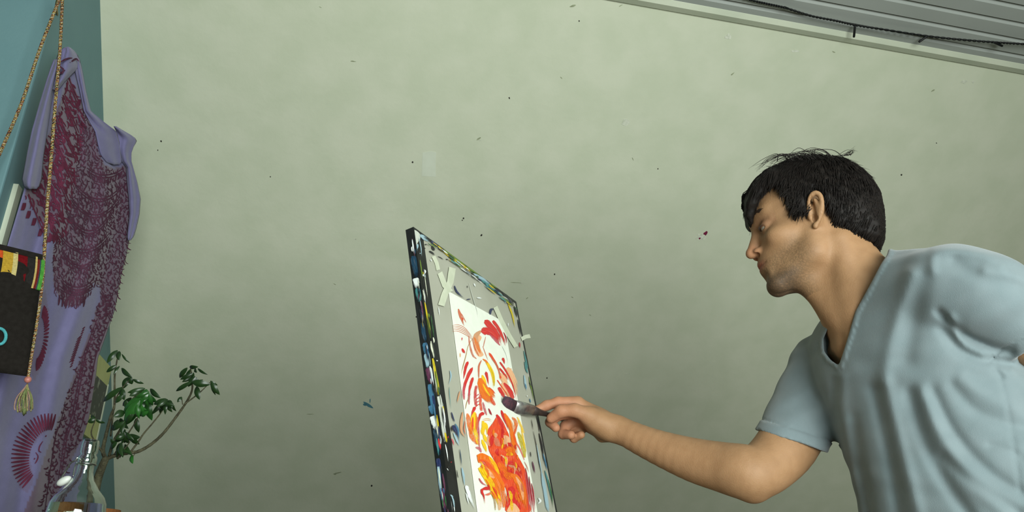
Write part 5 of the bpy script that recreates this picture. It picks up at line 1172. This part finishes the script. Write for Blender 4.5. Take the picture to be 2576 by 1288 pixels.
# locks: tapered strands combed from the crown
RS = np.random.RandomState(11)
print("HAIR", len(Ph), _t.time() - t0_); me = ho.data; nv_ = len(Ph)
qh = hloc(Ph.astype(np.float32))
idx = RS.choice(nv_, 9000); VV = []; FF = []
crown = np.array([-.055, 0, .135])
def locks(Q, L, lift0, lift1, wd, seg, wob):
    """many strands at once: each follows the scalp away from the crown and downwards"""
    n = len(Q); q = Q.astype(float).copy(); P = np.zeros((n, seg, 3)); side = RS.normal(0, wob, (n, 1))
    dot = lambda a, b: (a * b).sum(1, keepdims=True); un = lambda v: v / (np.linalg.norm(v, axis=1, keepdims=True) + 1e-9)
    rad = np.linalg.norm((q - HC) / HR, axis=1, keepdims=True)
    for k in range(seg):
        t = k / (seg - 1); nrm = un((q - HC) / HR ** 2)
        P[:, k] = q + nrm * (lift0 + (lift1 - lift0) * t ** 2)[:, None]
        fd = q - crown; fd = un(fd - nrm * dot(fd, nrm)); g_ = np.array([[.15, 0, -1.0]]); g_ = g_ - nrm * dot(g_, nrm)
        q = q + un(fd * .8 + g_ * .5 + np.cross(nrm, fd) * side) * (L / seg)[:, None]
        q = HC + un((q - HC) / HR) * rad * HR
    T = np.gradient(P, axis=1); T /= np.linalg.norm(T, axis=2, keepdims=True) + 1e-9
    e = (P - HC) / HR ** 2; e /= np.linalg.norm(e, axis=2, keepdims=True); S = np.cross(T, e); S /= np.linalg.norm(S, axis=2, keepdims=True) + 1e-9
    w_ = (wd[:, None] * (1 - np.linspace(0, 1, seg)[None] ** 2) + .0001)[..., None]
    V = np.stack([P + S * w_, P + e * w_ * .8, P - S * w_], 2).reshape(-1, 3); o = len(VV)
    VV.extend(V)
    base = (o + np.arange(n) * seg * 3)[:, None] + (np.arange(seg - 1) * 3)[None]
    for f in ((0, 1, 4, 3), (1, 2, 5, 4), (2, 0, 3, 5)): FF.extend((base[..., None] + np.array(f)).reshape(-1, 4).tolist())
U = RS.uniform
q0 = qh[idx].astype(float); keep = (np.linalg.norm((q0 - HC) / HR, axis=1) >= .90) & ~((q0[:, 0] > .085) & (q0[:, 2] < .085)); q0 = q0[keep]
qa = q0.copy(); qa[:, 1] = np.abs(qa[:, 1]); edge = hpoly(*to_px(hpv(qa))) > -16
a_ = q0[edge]; n = len(a_); locks(a_, U(.010, .020, n), np.full(n, .0005), np.full(n, .001), U(.0005, .0010, n), 5, .25)
a_ = q0[~edge]; n = len(a_); locks(a_, U(.02, .045, n), np.full(n, .0008), np.where(a_[:, 2] > .10, U(.001, .006, n), U(.0005, .003, n)), U(.0005, .0011, n), 7, .25)
# loose tufts standing off the crown, and the fringe over the brow
n = 60; a_ = np.stack([U(-.06, .05, n), U(-.04, .06, n), np.full(n, .14)], 1); e = (a_ - HC) / HR; a_ = HC + e / np.linalg.norm(e, axis=1, keepdims=True) * HR
locks(a_, U(.03, .06, n), np.full(n, .002), U(.004, .014, n), np.full(n, .0006), 9, .9)
def freel(pts, w0):
    P = catmull(np.array(pts, float), 12); o = len(VV); S = np.array([0, 1.0, 0])
    T = np.gradient(P, axis=0); T /= np.linalg.norm(T, axis=1)[:, None]; S = np.cross(T, [.3, 1, .2]); S /= np.linalg.norm(S, axis=1)[:, None]; B = np.cross(T, S)
    for k in range(12):
        w_ = w0 * (1 - (k / 11) ** 2.5) + .0001; VV.extend([P[k] + S[k] * w_, P[k] + B[k] * w_, P[k] - S[k] * w_, P[k] - B[k] * w_])
    for k in range(11):
        a = o + k * 4; FF.extend([(a+j, a+(j+1) % 4, a+4+(j+1) % 4, a+4+j) for j in range(4)])
for k in range(40):
    y0 = RS.uniform(-.05, .02); j = lambda s: RS.normal(0, s); far = sm(.035, -.03, np.array([y0]))[0]
    tipz = .088 - .026 * far + j(.004); x1 = .094 - abs(y0) * .25 + j(.002)
    freel([(.055 + j(.01), y0 * .8, .126 + j(.004)), (.088 + j(.004), y0 + j(.003), .108 + j(.003)), (x1 + .008, y0 * 1.05 + j(.004), .088), (x1 + .004, y0 * 1.1 - .004 + j(.004), tipz)], RS.uniform(.0008, .0018))
def freel_px(pts, w0):
    freel([hloc(px3(a, b, d)[None].astype(np.float32))[0] for a, b, d in pts], w0)
for _ in range(26):      # loose waves on the crown
    j = lambda s: RS.normal(0, s); t = RS.rand(); x0 = 2120 - t * 150; d_ = 1.25 + j(.02)
    freel_px([(x0 + j(6), 396 + t * 10, d_), (x0 - 25 + j(4), 378 + t * 14 + j(3), d_), (x0 - 60 + j(5), 374 + t * 30 + j(4), d_), (x0 - 95 + j(6), 392 + t * 40 + j(5), d_)], .0007)
for _ in range(30):
    j = lambda s: RS.normal(0, s); o_ = RS.uniform(-3, 7); freel_px([(1925 + o_ + j(6), 446 + j(6), 1.275), (1893 + o_ + j(2), 490 + j(6), 1.277), (1879 + o_ + j(2), 525 + j(5), 1.278), (1884 + o_ + j(3), 560 + j(7), 1.282)], .0005)
for _ in range(14):
    j = lambda s: RS.normal(0, s); freel_px([(2120 + j(12), 392, 1.26), (2136 + j(6), 384 + j(3), 1.26), (2146 + j(6), 378 + j(5), 1.26 + j(.01))], .0004)
for _ in range(30):      # wisps at the temple, sideburn and nape
    j = lambda s: RS.normal(0, s); x0, y0 = [(1972,486),(1984,510),(1994,528),(2012,532),(2028,528)][RS.randint(5)]; d_ = 1.196 + j(.002)
    freel_px([(x0 + 10 + j(4), y0 - 6 + j(4), d_ + .004), (x0 + j(4), y0 + 8 + j(3), d_), (x0 - 7 + j(4), y0 + 18 + j(5), d_ + .001)], .0004)
Vw = c2w(hpv(np.array(VV)))
lk = mesh('hair_locks', Vw, FF, m_hair, man, smooth=True, recalc=False); lk['kind'] = 'stuff'
# eyebrows and lashes: small hairs rooted on the skin
def on_skin(x, y, z):
    """march along the head's forward axis onto the face surface"""
    q = np.stack([np.full(len(y), x + .03), np.abs(y), z], 1).astype(np.float32)
    for _ in range(30): q[:, 0] -= np.clip(HEAD(q), -.004, .004)
    return q[:, 0].astype(float)
VV = []; FF = []
t = RS.rand(95); y0 = .008 + t * .040; z0 = .0385 + .0075 * np.sin(np.pi * (t * .8 + .05)) + RS.normal(0, .0016, 95) * (1.2 - .6 * t)
x0 = on_skin(.085, y0, z0); x1 = on_skin(.085, y0 + .006, z0 + .0012)
tl = np.linspace(0, 1, 30); yl = .0225 + tl * .0235; zl = .0140 + .0014 * np.sin(np.pi * tl); xl = on_skin(.080, yl, zl + .0014)
for s in (1, -1):
    for k in range(95): freel([(x0[k] + .0002, s * y0[k], z0[k]), ((x0[k] + x1[k]) / 2 + .0008, s * (y0[k] + .004), z0[k] + .001), (x1[k] + .0004, s * (y0[k] + .008), z0[k] + .0004)], .00032)
    for k in range(30): freel([(xl[k] - .0004, s * yl[k], zl[k] + .0008), (xl[k] + .0020, s * (yl[k] + .0010), zl[k] - .0004), (xl[k] + .0038, s * (yl[k] + .0022), zl[k] - .0006)], .00022)
eb = mesh('eyebrows', c2w(hpv(np.array(VV))), FF, mat('brown_eyebrow_hair', srgb(50, 38, 29), 0.7), man, recalc=False); eb['kind'] = 'stuff'
# ------------------------------------------------------------------ paint brush in the hand
tipw = on_board(1263, 1012, .004); tip_d = (tipw - CAM) @ FW
hand_d = HZ - .004
brush = thing('paint_brush', 'flat paint brush with dark bristles held against the painting', 'brush', tipw)
def brp(px, py, t): return at(px, py, tip_d + (hand_d - tip_d) * t)
B0, B1, B2, B3 = tipw, brp(1292, 1024, .30), brp(1338, 1032, .62), brp(1372, 1041, 1.0)
axb = nz(B2 - B1); sdb = nz(np.cross(axb, FW)); nmb = np.cross(sdb, axb)
def flat_loft(secs, name, m):
    V = []; n = 12
    for c, w_, t_ in secs:
        for k in range(n):
            a = 2 * math.pi * k / n; V.append(np.asarray(c) + sdb * w_ * math.copysign(abs(math.cos(a)) ** .6, math.cos(a)) + nmb * t_ * math.sin(a))
    F = [(i*n+k, i*n+(k+1) % n, (i+1)*n+(k+1) % n, (i+1)*n+k) for i in range(len(secs)-1) for k in range(n)] + [tuple(range(n-1, -1, -1)), tuple((len(secs)-1)*n+k for k in range(n))]
    return mesh(name, V, F, m, brush, smooth=True)
up_ = sdb if sdb[2] > 0 else -sdb
flat_loft([(B0 + up_ * .006, .005, .001), (B0 * .6 + B1 * .4 + up_ * .002, .0105, .003), (B1, .0115, .0045)], 'bristles', mat('dark_bristle', srgb(58, 48, 60), 0.7, srgb(96, 60, 70), 150, 0.6, 900))
flat_loft([(B1, .0120, .005), (B1 * .6 + B2 * .4, .0118, .0055), (B2, .0095, .006)], 'ferrule', mat('worn_ferrule', srgb(176, 180, 172), 0.3, srgb(120, 112, 112), 60, metal=0.7))
far_ = B3 + (B3 - B2) * 3.2
flat_loft([(B2, .0088, .006), (B2 * .5 + B3 * .5, .0060, .005), (B3, .0045, .0045), (B3 * .5 + far_ * .5, .0062, .006), (far_, .0040, .0040)], 'handle', mat('dark_lacquered_wood', srgb(44, 40, 38), 0.35, srgb(64, 52, 48), 40))
